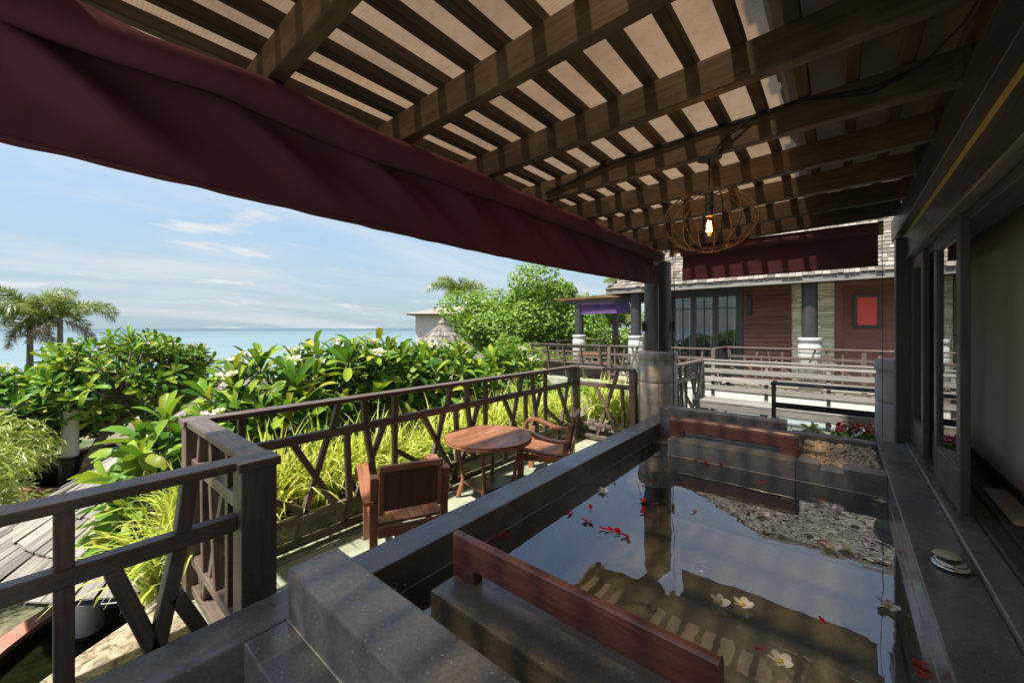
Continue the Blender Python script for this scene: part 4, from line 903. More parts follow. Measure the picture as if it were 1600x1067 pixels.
# ------------------------------------------------------------------ plumeria trees
def leaf_mb(L=.30, W=.088, droop=.25, n=9):
    m_ = MB(); rows = []; x = 0; z = 0; ang = .12
    for i in range(n):
        u = i / (n - 1); w = W * max(.09, (.12 + .88 * u ** .8) * math.sqrt(max(0, 1 - (u ** 3.2) ** 2)) * 1.12)
        if i == n - 1: w = W * .22
        rows.append([(x, -w / 2, z + w * .22), (x, 0, z), (x, w / 2, z + w * .22)]); x += math.cos(ang) * L / (n - 1); z += math.sin(ang) * L / (n - 1); ang -= droop / (n - 1) * 2
    for r_ in rows: m_.v += r_
    for i in range(n - 1):
        for k in range(2):
            m_.f.append((i * 3 + k, i * 3 + 3 + k, i * 3 + 4 + k, i * 3 + 1 + k)); m_.uv.append([(0, 0)] * 4); m_.mi.append(0)
    return m_
LEAFMB = [leaf_mb(.30, .100, .22), leaf_mb(.33, .108, .5), leaf_mb(.26, .096, .05), leaf_mb(.31, .090, .9)]
LEAFME = [l.mesh('plumeria_leaf', 'plumeria_leaf', smooth=True) for l in LEAFMB]
LEAFMED = [l.mesh('plumeria_leaf', 'plumeria_leaf_dark', smooth=True) for l in LEAFMB]
CLUST = MB(); rnd = random.Random(9); fm = plum_flower_mb(.035, .5)
for k in range(11):
    M = Matrix.Translation((rnd.gauss(0, .045), rnd.gauss(0, .045), rnd.uniform(0, .06))) @ Matrix.Rotation(rnd.uniform(-.7, .7), 4, 'X') @ Matrix.Rotation(rnd.uniform(-.7, .7), 4, 'Y') @ Matrix.Rotation(rnd.uniform(0, 6), 4, 'Z')
    b_ = len(CLUST.v); CLUST.v += [tuple(M @ Vector(v)) for v in fm.v]; CLUST.f += [tuple(b_ + i for i in f) for f in fm.f]; CLUST.uv += fm.uv; CLUST.mi += fm.mi
CLUSTME = CLUST.mesh('flower_cluster', ['white_flower_petal', 'flower_eye'], smooth=True)
CAMP = Vector((0, 0, 1.536))
def rosette(pos, axis, rnd, scale, out):
    z = axis.normalized(); x = z.orthogonal().normalized(); y = z.cross(x); base = Matrix((x, y, z)).transposed().to_4x4()
    nl = rnd.randint(11, 16); a0 = rnd.uniform(0, 6.3)
    for i in range(nl):
        f = i / (nl - 1); el = math.radians(72 - 78 * f + rnd.uniform(-9, 9)); az = a0 + i * 2.3999 + rnd.uniform(-.15, .15); s = scale * (.45 + .6 * math.sin(math.pi * min(1, f * .75 + .18))) * rnd.uniform(.7, 1.12)
        M = Matrix.Translation(pos - z * (.10 * f * scale)) @ base @ Matrix.Rotation(az, 4, 'Z') @ Matrix.Rotation(-el, 4, 'Y') @ Matrix.Translation((.02, 0, 0)) @ Matrix.Rotation(rnd.uniform(-.35, .35), 4, 'X') @ Matrix.Diagonal((s, s, s, 1))
        out.append((M, rnd.randrange(4)))
def plumeria(label, base, crown_c, radii, nros, seed, scale=1.0, dark=False, flowers=6, grp='plumeria trees', trunk_r=.07, lim=300, flat=.15, low=-.55):
    rnd = random.Random(seed); t = thing('plumeria_tree', label, 'tree', base, group=grp); B = Vector(base); C = Vector(crown_c); leaves = []; tips = []
    tries = 0
    while len(tips) < nros and tries < nros * 60:
        tries += 1
        d = Vector((rnd.gauss(0, 1), rnd.gauss(0, 1), rnd.gauss(.25, .8))).normalized(); q_ = rnd.uniform(.62, 1.0)
        p = C + Vector((d.x * radii[0], d.y * radii[1], d.z * radii[2])) * q_
        if d.z < low: continue
        p.z += flat * mnoise.noise(Vector((p.x * 1.3, p.y * 1.3, seed)))
        if p.y < 3.42 and p.x > -.3 and p.z < 1.2: continue
        if any((p - o).length < .155 * scale for o in tips): continue
        tips.append(p)
    limbs = MB(); fork = B.lerp(C, .55) + Vector((rnd.uniform(-.1, .1), rnd.uniform(-.1, .1), 0)); mains = []
    for k in range(7):
        a = 2 * math.pi * k / 7 + rnd.uniform(-.3, .3); mains.append(C + Vector((math.cos(a) * radii[0] * .5, math.sin(a) * radii[1] * .5, radii[2] * rnd.uniform(-.25, .15))))
    for e in mains:
        mid = fork.lerp(e, .5) + Vector((rnd.uniform(-.1, .1), rnd.uniform(-.1, .1), -.06)); limbs.tube([fork, mid, e], [trunk_r * .75, trunk_r * .5, trunk_r * .34], 7)
    for p in tips:
        e = min(mains, key=lambda v: (v - p).length); mid = e.lerp(p, .5) + Vector((0, 0, -.12 * (p - e).length)); limbs.tube([e, mid, p], [trunk_r * .3, trunk_r * .24, trunk_r * .17], 5)
        ax = (p - (C - Vector((0, 0, radii[2] * .9)))).normalized() + Vector((rnd.gauss(0, .18), rnd.gauss(0, .18), .35)); rosette(p, ax, rnd, scale, leaves)
    tr = MB(); tr.tube([B, B.lerp(fork, .5) + Vector((rnd.uniform(-.12, .12), rnd.uniform(-.12, .12), 0)), fork], [trunk_r * 1.25, trunk_r, trunk_r * .9], 9); tk = tr.build('trunk', 'trunk_bark', t, smooth=True)
    limbs.build('limbs', 'trunk_bark', tk, smooth=True)
    scored = sorted(leaves, key=lambda l: (l[0].translation - CAMP).length - .35 * (l[0].translation.z - C.z))
    mt = 'plumeria_leaf_dark' if dark else 'plumeria_leaf'; MS = LEAFMED if dark else LEAFME
    near, rest = scored[:lim], scored[lim:]
    inv = Matrix.Translation(-B)
    for M, k in near: link(MS[k], 'leaf', t, inv @ M)
    if rest:
        m_ = MB()
        for M, k in rest:
            l = LEAFMB[k]; b_ = len(m_.v); m_.v += [tuple(M @ Vector(v)) for v in l.v]; m_.f += [tuple(b_ + i for i in f) for f in l.f]; m_.uv += l.uv; m_.mi += l.mi
        m_.build('crown', mt, t, smooth=True, kind='stuff')
    tops = sorted(tips, key=lambda p: -p.z + .25 * (p - CAMP).length * 0)[:max(flowers * 3, 3)]; rnd.shuffle(tops)
    for p in tops[:flowers]: link(CLUSTME, 'flower_cluster', t, Matrix.Translation(p - B + Vector((rnd.uniform(-.05, .05), rnd.uniform(-.05, .05), .10))) @ Matrix.Rotation(rnd.uniform(0, 6), 4, 'Z') @ Matrix.Diagonal((1.15, 1.15, 1.15, 1)))
    return t
PG = 'plumeria trees beyond the railing'
plumeria('leafy plumeria tree with white blooms behind the near end of the long railing', (1.50, 4.10, -1.75), (1.62, 4.50, .50), (.80, .66, .72), 78, 1, .98, flowers=6, grp=PG)
plumeria('plumeria tree with tall bright leaf tufts behind the middle of the long railing', (2.55, 4.10, -1.75), (2.55, 4.45, .66), (.82, .62, .72), 78, 2, .98, flowers=6, grp=PG)
plumeria('plumeria tree behind the far half of the long railing', (3.75, 4.35, -1.75), (3.75, 4.45, .55), (.90, .68, .70), 80, 3, .96, flowers=5, grp=PG)
plumeria('small plumeria with white blooms behind the far railing corner', (5.20, 4.30, -1.75), (5.15, 4.35, .52), (.66, .50, .60), 40, 4, 1.08, flowers=4, grp=PG)
plumeria('darker plumeria set back between the railing trees and the conical hut', (4.1, 5.7, -1.75), (4.1, 5.6, .55), (1.05, .75, .62), 60, 5, flowers=5, dark=True, grp=PG)
plumeria('low plumeria with broad leaves beside the near railing corner', (.85, 4.05, -1.75), (.86, 4.20, .22), (.55, .50, .62), 44, 6, flowers=4, grp=PG)
plumeria('wide spreading plumeria tree with a leaning trunk over the far pond', (.54, 11.86, -1.75), (1.30, 12.6, .28), (1.75, 1.5, 1.08), 200, 8, scale=1.12, flowers=11, grp=PG, trunk_r=.09, low=-.85)
plumeria('low dark plumeria tree at the left picture edge below the palms', (-.2, 13.6, -1.75), (-.35, 13.2, -.12), (1.75, 1.3, .85), 130, 9, scale=1.12, flowers=9, grp=PG, trunk_r=.09, low=-.85)

# ------------------------------------------------------------------ shingled conical roofs
def cone_roof(name, label, cx, cy, r, ze, za, course, wid, lim=300, posts=None, steep=0.0, pos_r=1.75, pa=0.0, pot=-1.72):
    t = thing(name, label, 'pavilion', (cx, cy, pot)); rnd = random.Random(int(r * 100))
    prof = lambda f: (r * (1 - f), ze + (za - ze) * (f + steep * (f * f - f)))     # f 0 eave ->1 apex
    n = 48; m_ = MB(); m_.lathe([(prof(k / 10)[0], prof(k / 10)[1] - .035) for k in range(10)] + [(.0, za - .035)], (cx, cy, 0), n); m_.build('roof_board', 'dark_wood', t)
    L = math.hypot(r, za - ze); nc = int(L / course); pcs = []
    for c in range(nc):
        f0 = c / nc; f1 = min(1, (c + 1.25) / nc); r0, z0 = prof(f0); r1, z1 = prof(f1); r1 = max(r1, .01); k = max(6, int(2 * math.pi * r0 / wid)); a = rnd.random()
        wts = [rnd.uniform(.6, 1.4) for _ in range(k)]; tot = sum(wts)
        for w_ in wts:
            da = 2 * math.pi * w_ / tot; a0, a1 = a + .009 / max(r0, .1), a + da - .009 / max(r0, .1); a += da; j = rnd.uniform(-.028, .02); rr0 = r0 + .02 + j; lift = .034 + rnd.uniform(0, .016)
            pcs.append((a0, a1, rr0, z0 - .010 + lift, r1, z1 + .002, .014))
    def add(m_, p):
        a0, a1, r0, z0, r1, z1, th = p; c0, s0, c1, s1 = math.cos(a0), math.sin(a0), math.cos(a1), math.sin(a1)
        top = [(cx + r0 * c0, cy + r0 * s0, z0), (cx + r0 * c1, cy + r0 * s1, z0), (cx + r1 * c1, cy + r1 * s1, z1), (cx + r1 * c0, cy + r1 * s0, z1)]; bot = [(x, y, z - th) for x, y, z in top]
        b_ = len(m_.v); m_.v += top + bot; LL = math.dist(top[0], top[3]); W0 = math.dist(top[0], top[1]); o = rnd.random() * 9; o2 = rnd.random() * 9
        m_.f += [(b_, b_ + 1, b_ + 2, b_ + 3), (b_ + 4, b_ + 5, b_ + 1, b_), (b_ + 5, b_ + 6, b_ + 2, b_ + 1), (b_ + 7, b_ + 4, b_, b_ + 3)]
        m_.uv += [[(o, o2), (o, o2 + W0), (o + LL, o2 + W0), (o + LL, o2)], [(o, o2), (o, o2 + W0), (o + .01, o2 + W0), (o + .01, o2)]] + [[(o, o2), (o + LL, o2), (o + LL, o2 + th), (o, o2 + th)]] * 2; m_.mi += [0] * 4
    pcs.sort(key=lambda p: math.dist((cx + p[2] * math.cos((p[0] + p[1]) / 2), cy + p[2] * math.sin((p[0] + p[1]) / 2), p[3]), tuple(CAMP)))
    for p in pcs[:lim]:
        m_ = MB(); add(m_, p); m_.build('shingle', 'shingle_wood', t)
    m_ = MB()
    for p in pcs[lim:]: add(m_, p)
    m_.build('shingles', 'shingle_wood', t, kind='stuff')
    m_ = MB(); m_.lathe([(.16, 0), (.15, .05), (.06, .16), (.0, .2)], (cx, cy, za - .07), 12); m_.build('finial', 'shingle_wood', t)
    if posts:
        for k in range(posts):
            a = pa + 2 * math.pi * k / posts; x, y = cx + pos_r * math.cos(a), cy + pos_r * math.sin(a); zt = prof(1 - pos_r / r)[1] - .06
            m_ = MB(); m_.lathe([(.115, -1.62), (.115, zt)], (x, y, 0), 24); c_ = m_.build('column', 'white_post', t, smooth=False)
            for p in c_.data.polygons: p.use_smooth = abs(p.normal.z) < .5
            m_ = MB(); m_.lathe([(.14, -1.9), (.145, -1.64), (.15, -1.62), (.12, -1.615)], (x, y, 0), 24); m_.build('column_pot', 'black_metal', t)
            for s in (-1, 1):
                b2 = a + s * .33; m_ = MB(); m_.beam((x, y, -1.15), (cx + (r - .25) * math.cos(b2), cy + (r - .25) * math.sin(b2), prof(.25 / r)[1] - .07), .06, .06); m_.build('brace', 'dark_wood', t)
    return t
cone_roof('garden_pavilion', 'round garden pavilion with a grey wood-shingle cone roof below the near railing', 1.92, 6.78, 2.39, -.85, .93, .36, .19, 300, posts=4, pa=math.atan2(-.78, -1.68), steep=.10)
cone_roof('hut_roof', 'small distant conical shingle roof left of the big tree', 10.55, 12.5, 1.75, .35, 1.80, .26, .2, 120, posts=None, steep=.12, pot=.2)
def pond(cx, cy, r, z, lb):
    m_ = MB(); m_.lathe([(0.0, 0), (r, 0)], (cx, cy, z), 64); o = m_.build('pond', 'pond_water_surface'); struct(o)
    m_ = MB(); m_.lathe([(0.0, 0), (r, 0)], (cx, cy, z - .13), 48); struct(m_.build('pond_bed', 'room_dark'))
    m_ = MB(); m_.lathe([(r - .01, -.2), (r - .01, .05), (r + .17, .06), (r + .19, -.2)], (cx, cy, z), 64); o = m_.build('pond_kerb', 'terracotta', org=(cx, cy, z)); tag(o, lb, 'kerb')
pond(1.45, 5.15, 2.0, -1.64, 'terracotta kerb of the round pond under the shingle pavilion')
pond(1.75, 13.1, 2.05, -1.62, 'terracotta kerb of the far round pond beneath the spreading plumeria')
for k, (x, y) in enumerate(((.42, 12.2), (1.75, 13.2))):
    t = thing('pond_column', ('white column on a black pot standing in the far pond, left one', 'white column on a black pot in the far pond, right one behind the trunk')[k], 'column', (x, y, -1.75))
    MB().lathe([(.125, .55), (.125, 1.5)], (x, y, -1.65), 24).build('shaft', 'white_post', t); MB().lathe([(.16, -.1), (.175, .5), (.185, .555), (.125, .56)], (x, y, -1.65), 24).build('pot', 'black_metal', t)
t = thing('umbrella_roof', 'flat grey umbrella roof on a slanted dark brace above the far pond', 'gazebo roof', (-.05, 12.6, -1.7))  # small umbrella roof and brace of the far gazebo, no lamp
MB().beam((.42, 12.2, -1.05), (-.12, 12.5, -.05), .07, .07).build('arm', 'dark_wood', t); MB().lathe([(.48, 0), (.42, .05), (.05, .16), (0, .17)], (-.2, 12.6, -.05), 24).build('hood', 'shingle_wood', t)

# ------------------------------------------------------------------ leafy shrubs, big tree, palms
def leaf_cloud(m_, c, rad, n, size, rnd, shell=.55, blade=False, cl=None):
    for i in range(n):
        d = Vector((rnd.gauss(0, 1), rnd.gauss(0, 1), rnd.gauss(0, 1))).normalized(); q_ = shell + (1 - shell) * rnd.random() ** .6
        p = Vector(c) + Vector((d.x * rad[0], d.y * rad[1], d.z * rad[2])) * q_
        a = Vector((rnd.gauss(0, 1), rnd.gauss(0, 1), rnd.gauss(.0, .6))).normalized(); nrm = (d * .8 + Vector((rnd.gauss(0, .5), rnd.gauss(0, .5), .55 + rnd.gauss(0, .4)))).normalized()
        u = (a - nrm * a.dot(nrm)).normalized(); v = nrm.cross(u); L = size * rnd.uniform(.7, 1.3); W = L * (.16 if blade else .5)
        if blade: u = (u + Vector((0, 0, -.45))).normalized()
        b_ = len(m_.v); m_.v += [tuple(p), tuple(p + u * L * .5 + v * W / 2 + nrm * L * .06), tuple(p + u * L), tuple(p + u * L * .5 - v * W / 2 + nrm * L * .06)]; m_.f.append((b_, b_ + 1, b_ + 2, b_ + 3)); m_.uv.append([(0, 0)] * 4); m_.mi.append(0)
def shrub(name, label, c, rad, n, size, mat, seed, lobes=7, blade=False, grp=None, cat='shrub', stem=True, trunk=None):
    rnd = random.Random(seed); base = (c[0], c[1], trunk if trunk is not None else c[2] - rad[2]); t = thing(name, label, cat, base, group=grp); m_ = MB(); st = MB()
    cen = []
    for k in range(lobes):
        d = Vector((rnd.gauss(0, 1), rnd.gauss(0, 1), rnd.gauss(.1, .7))).normalized(); q_ = rnd.uniform(.5, .78 if trunk is None else .98) if k else 0
        cc = (c[0] + d.x * rad[0] * q_, c[1] + d.y * rad[1] * q_, c[2] + d.z * rad[2] * q_); s = (rnd.uniform(.38, .55) if trunk is None else rnd.uniform(.20, .40)) if k else .62; cen.append(cc)
        leaf_cloud(m_, cc, tuple(r_ * s for r_ in rad), n // lobes, size, rnd, .5, blade)
    m_.build('foliage' if trunk is None else 'crown', mat, t, kind='stuff')
    r0 = .06 * max(rad) if trunk is not None else .02
    bz = Vector(base); fk = bz.lerp(Vector(c), .45 if trunk is not None else .2)
    st.tube([bz, bz.lerp(fk, .5) + Vector((rnd.uniform(-.1, .1) * rad[0], 0, 0)), fk], [r0 * 1.2, r0, r0 * .85], 8)
    for cc in cen: st.tube([fk, fk.lerp(Vector(cc), .55) + Vector((0, 0, -.05 * rad[2])), cc], [r0 * .5, r0 * .32, r0 * .12], 6)
    st.build('trunk' if trunk is not None else 'stem', 'trunk_bark', t, smooth=True)
    return t
shrub('broadleaf_tree', 'big bright green broadleaf tree standing left of the neighbouring villa', (15.7, 12.4, 1.55), (3.6, 3.6, 2.65), 50000, .20, 'tree_leaf', 35, 46, cat='tree', trunk=-1.6)
shrub('broadleaf_tree', 'low dense leafy tree in front of the big tree behind the plumerias', (11.9, 8.9, .25), (1.9, 1.6, 1.15), 9000, .20, 'tree_leaf', 32, 14, cat='tree', trunk=-1.6)
shrub('broadleaf_tree', 'spreading tree top right behind the big tree above the far pergola', (20.5, 11.8, 2.2), (2.6, 2.6, 1.9), 9000, .22, 'tree_leaf', 33, 16, cat='tree', trunk=-1.2)
shrub('bamboo_shrub', 'pale feathery bamboo mound at the left edge of the garden', (-.95, 8.6, -.85), (1.15, 1.2, 1.0), 9000, .17, 'bamboo_leaf', 41, 12, blade=True)
shrub('bamboo_shrub', 'smaller pale feathery mound behind the left edge mound', (-1.0, 11.6, -.75), (1.1, 1.0, .75), 5000, .17, 'bamboo_leaf', 42, 8, blade=True)
shrub('green_shrub', 'bright green leafy shrub behind the far pond', (.15, 14.6, -.9), (1.2, .9, .75), 3500, .20, 'shrub_leaf', 43, 8)
shrub('green_shrub', 'green leafy shrub right of the far pond columns', (3.0, 14.5, -.8), (1.4, 1.0, .8), 3500, .20, 'shrub_leaf', 44, 8)
shrub('green_shrub', 'round leafy bush seen under the purple awning', (19.0, 9.6, .55), (2.6, 2.2, 1.1), 6000, .24, 'shrub_leaf', 45, 10)
shrub('green_shrub', 'dense leafy hedge between the villas beside the side deck', (8.6, 5.2, -.25), (1.2, 1.1, .6), 4000, .18, 'tree_leaf', 46, 8)
for k, (y, s) in enumerate(((.22, .8), (.02, .55), (-.12, .9), (-.26, .8), (-.36, .6))):
    shrub('flowering_shrub', ('leftmost low green shrub behind the far bath ledge', 'smallest low green shrub, second from the left behind the bath ledge', 'middle low green shrub behind the far bath ledge', 'fourth low green shrub from the left behind the bath ledge', 'rightmost low green shrub behind the bath ledge beside the pale column')[k], (4.98 + .05 * (k % 2), y - .02, .46), (.16 * s + .05, .14 * s + .04, .15 * s), 130, .07, 'shrub_leaf', 50 + k, 3, grp='shrubs behind the bath')
m_ = MB(); rnd = random.Random(4)
t = thing('red_flowers', 'cluster of red flowers among the low shrubs behind the bath', 'flowers', (5.2, -.16, .3))
leaf_cloud(m_, (5.16, -.16, .535), (.12, .27, .06), 420, .05, rnd, .2); m_.build('petals', 'red_petal', t)
MB().tube([(5.17, -.16, .0), (5.16, -.16, .5)], .01, 6).build('stem', 'trunk_bark', t)
def palm(label, base, top, nf, L, seed, lean=0, dead=0, lw=1.0, grp='palms'):
    rnd = random.Random(seed); t = thing('palm_tree', label, 'palm', base, group=grp); B, Tp = Vector(base), Vector(top)
    m_ = MB(); H_ = (Tp - B).length; r0 = .055 * L
    m_.tube([B.lerp(Tp, k / 8) + Vector((lean * math.sin(k / 8 * 3.1) * .3, 0, 0)) for k in range(9)], [r0 * (1.25 - .5 * k / 8) for k in range(9)], 10); m_.build('trunk', 'trunk_bark', t, smooth=True)
    for i in range(nf + dead):
        isd = i >= nf; az = i * 2.39996 + rnd.uniform(-.2, .2); el = math.radians(rnd.uniform(8, 82) if not isd else rnd.uniform(-50, -20)); LL = L * rnd.uniform(.85, 1.1) * (.8 if isd else 1); seg = 14; p = Tp.copy(); ang = el; pts = [p.copy()]
        for k in range(seg):
            p = p + Vector((math.cos(az) * math.cos(ang), math.sin(az) * math.cos(ang), math.sin(ang))) * LL / seg; ang -= (.05 + .15 * (k / seg)) * (1.15 if not isd else .5); ang = max(ang, -1.5); pts.append(p.copy())
        m_ = MB(); m_.tube(pts, [.012 * L * (1 - .85 * k / seg) for k in range(seg + 1)], 5)
        nl = 72
        for j in range(nl):
            f = .10 + .90 * j / nl; q_ = f * seg; k = min(int(q_), seg - 1); pos = pts[k].lerp(pts[k + 1], q_ - k); d = (pts[k + 1] - pts[k]).normalized(); sd_ = d.cross(Vector((0, 0, 1))).normalized(); upv = sd_.cross(d)
            for s in (-1, 1):
                ll = LL * .26 * lw * math.sin(math.pi * (.12 + .80 * f)) ** .6 * rnd.uniform(.85, 1.1); dr = (sd_ * s * rnd.uniform(.35, .8) + d * .5 + upv * rnd.uniform(-.6, .8)).normalized(); mid = pos + dr * ll * .55; e_ = pos + dr * ll + Vector((0, 0, -ll * (.22 if not isd else .6))); wv = d * (.014 * L)
                b_ = len(m_.v); m_.v += [tuple(pos - wv * .5), tuple(pos + wv * .5), tuple(mid + wv * .55), tuple(mid - wv * .55), tuple(e_)]; m_.f += [(b_, b_ + 1, b_ + 2, b_ + 3), (b_ + 3, b_ + 2, b_ + 4)]; m_.uv += [[(0, 0)] * 4, [(0, 0)] * 3]; m_.mi += [0, 0]
        m_.build('dead_frond' if isd else 'frond', 'palm_dead' if isd else 'palm_leaf', t)
    return t
palm('foxtail palm with drooping dry fronds, right one of the pair at the left', (.63, 27.4, -2.6), (.63, 27.4, 1.95), 12, 2.1, 61, dead=3, lw=1.0)
palm('foxtail palm, left one of the pair at the left edge', (-.25, 28.4, -2.6), (-.25, 28.4, 2.05), 11, 2.1, 62, dead=3, lw=1.0)
palm('third palm crown cut by the left picture edge', (-1.75, 27.6, -2.6), (-1.75, 27.6, 2.0), 9, 2.4, 63, dead=3)
palm('coconut palm rising behind the white house left of the big tree', (20.6, 22.6, -1.2), (20.4, 22.4, 3.95), 15, 2.6, 64)
palm('small palm seen under the purple awning, left one', (22.0, 11.6, -1.2), (22.0, 11.6, 1.9), 13, 2.1, 65)
palm('small palm seen under the purple awning, right one', (21.5, 9.3, -1.2), (21.5, 9.3, 1.7), 13, 1.9, 66)
palm('dark thin palm top above the far pergola roof', (30.0, 13.6, -1.0), (30.0, 13.6, 5.0), 12, 1.5, 67)

# ------------------------------------------------------------------ far white house
t = thing('white_house', 'white plastered house with a dark hipped roof behind the conical hut', 'house', (17.5, 20.5, -1.5))
rot = Matrix.Rotation(R(-50.2), 4, 'Z')
def rb(name, mat, x0, x1, y0, y1, z0, z1, par, bevel=0):
    m_ = MB(); m_.box(x0, x1, y0, y1, z0, z1); m_.v = [tuple(rot @ Vector(v) + Vector((17.5, 20.5, 0))) for v in m_.v]; return m_.build(name, mat, par, bevel=bevel)
rb('wall', 'plaster_white', -1.55, 2.6, -1.6, 2.4, -2.0, 2.36, t); rb('eave_board', 'dark_wood', -2.0, 3.05, -2.05, 2.85, 2.361, 2.44, t)
m_ = MB(); q4 = [(-2.05, -2.1, 2.441), (3.1, -2.1, 2.441), (3.1, 2.9, 2.441), (-2.05, 2.9, 2.441)]; rg = [(.1, .4, 3.05), (.9, .4, 3.05)]
for f in ((q4[0], q4[1], rg[1], rg[0]), (q4[1], q4[2], rg[1]), (q4[2], q4[3], rg[0], rg[1]), (q4[3], q4[0], rg[0])): m_.quad([tuple(rot @ Vector(p) + Vector((17.5, 20.5, 0))) for p in f])
m_.build('roof', 'villa_shingle', t)
t = thing('tiled_roof', 'tiny orange tiled roof glimpsed between the plumerias below the sea', 'roof', (6.2, 21.5, -1.4)); 
m_ = MB(); m_.quad([(5.0, 20.5, -1.35), (7.4, 21.0, -1.35), (6.6, 22.4, -.75), (5.6, 22.2, -.75)]); m_.quad([(7.4, 21.0, -1.35), (7.6, 23.5, -1.35), (6.6, 22.4, -.75)]); m_.build('tiles', 'terracotta_tile', t)
m_ = MB(); m_.box(5.4, 7.2, 21.2, 23, -3, -1.36); m_.build('wall', 'plaster_white', t)
# ------------------------------------------------------------------ neighbouring villa
FX = 13.0; BZ = .06
nv = thing('neighbour_villa', 'neighbouring villa with shingle roof, red-brown louvres and glazed doors', 'house', (FX + 2, 1.5, BZ))
part('backing_wall', 'cream_wall', nv, (FX + .06, FX + .3, -7.0, 5.0, BZ - .5, 2.78), bevel=0)
part('side_wall', 'cream_wall', nv, (FX + .3005, FX + 6, 4.8, 4.999, BZ - .5, 2.78), bevel=0)
def cladding(y0, y1, xf=FX, z0=BZ, z1=2.72):
    rnd = random.Random(int(y0 * 100)); m_ = MB(); z = z0
    while z < z1 - .02:
        h = rnd.uniform(.055, .085); y = y0
        while y < y1 - .01:
            w_ = min(rnd.uniform(.16, .38), y1 - y); d = rnd.uniform(-.022, .012); m_.box(xf + d, xf + .07, y + .003, y + w_ - .003, z + .003, min(z + h, z1) - .003); y += w_
        z += h
    return m_
cladding(.10, 1.0).build('stone_cladding', 'villa_stone', nv, kind='stuff')
cladding(4.22, 4.98).build('stone_cladding', 'villa_stone', nv, kind='stuff')
# glazed doors
fr = part('door_frame', 'post_paint', nv, (FX - .05, FX + .05, 4.12, 4.21, BZ, 2.70), (FX - .05, FX + .05, 2.14, 2.24, BZ, 2.70), (FX - .05, FX + .05, 2.24, 4.12, 2.56, 2.70), bevel=.004)
dy0 = 2.245; dw = (4.115 - dy0) / 3
for k in range(3):
    y0 = dy0 + k * dw; y1 = y0 + dw - .006; s = .075; zt = 2.555
    d = part('glass_door', 'post_paint', nv, (FX - .02, FX + .025, y0, y0 + s, BZ + .02, zt), (FX - .02, FX + .025, y1 - s, y1, BZ + .02, zt), (FX - .019, FX + .024, y0 + s, y1 - s, zt - s, zt), (FX - .019, FX + .024, y0 + s, y1 - s, BZ + .02, BZ + .22), (FX - .015, FX + .02, (y0 + y1) / 2 - .018, (y0 + y1) / 2 + .018, BZ + .22, zt - s), (FX - .014, FX + .019, y0 + s, y1 - s, 2.12, 2.155), bevel=0)
    for ya, yb in ((y0 + s, (y0 + y1) / 2 - .018), ((y0 + y1) / 2 + .018, y1 - s)):
        for za, zb in ((BZ + .22, 2.12), (2.155, zt - s)):
            part('pane', 'window_glass', d, (FX + .0, FX + .006, ya, yb, za, zb), bevel=0)
part('room_shade', 'room_dark', nv, (FX + .055, FX + .0595, 2.24, 4.12, BZ, 2.56), bevel=0)  # dark sheet close behind the panes, painted as the unlit room
m_ = MB()
for y in (2.36, 2.98, 3.60, 3.95): m_.box(FX + .036, FX + .044, y, y + .035, BZ + .2, 2.5)
m_.build('curtain', 'curtain', nv)
# shutter with broad slats
sf = part('shutter', 'louvre_wood', nv, (FX - .02, FX + .055, 1.01, 1.03, BZ, 2.75), (FX - .02, FX + .055, 2.11, 2.13, BZ, 2.75), bevel=0)
for k in range(22):
    z = BZ + .02 + k * .122; m_ = MB(); m_.beam((FX - .03, 1.03, z + .061), (FX - .03, 2.11, z + .061), .018, .150, up=(.50, 0, 1)); m_.build('slat', 'louvre_wood', sf)
wl = part('wall_lamp', 'black_metal', nv, (FX - .12, FX - .055, 1.92, 2.02, 1.92, 2.46), bevel=.01)
for z in (2.02, 2.1, 2.2, 2.28, 2.36): part('lamp_ornament', 'post_paint', wl, (FX - .135, FX - .1195, 1.945, 1.995, z, z + .045), bevel=.004)
# fine louvre door with red panel
lf = part('louvre_door', 'louvre_wood', nv, (FX - .03, FX + .055, -.06, .09, BZ, 2.74), (FX - .03, FX + .055, -2.6, -2.45, BZ, 2.74), (FX - .028, FX + .053, -2.45, -.06, 2.60, 2.74), bevel=0)
m_ = MB()
for k in range(66):
    z = BZ + .02 + k * .0385; m_.beam((FX - .008, -2.45, z + .02), (FX - .008, -.06, z + .02), .010, .044, up=(.45, 0, 1))
m_.build('fine_slats', 'louvre_wood', lf, kind='stuff')
rp = part('red_panel', 'red_panel', lf, (FX - .075, FX - .06, -.70, -.33, 1.61, 2.30), bevel=.02)
part('panel_frame', 'dark_wood', rp, (FX - .09, FX - .035, -.335, -.27, 1.55, 2.37), (FX - .09, FX - .035, -.765, -.695, 1.55, 2.37), (FX - .089, FX - .036, -.695, -.335, 2.295, 2.37), (FX - .089, FX - .036, -.695, -.335, 1.55, 1.615), bevel=.006)
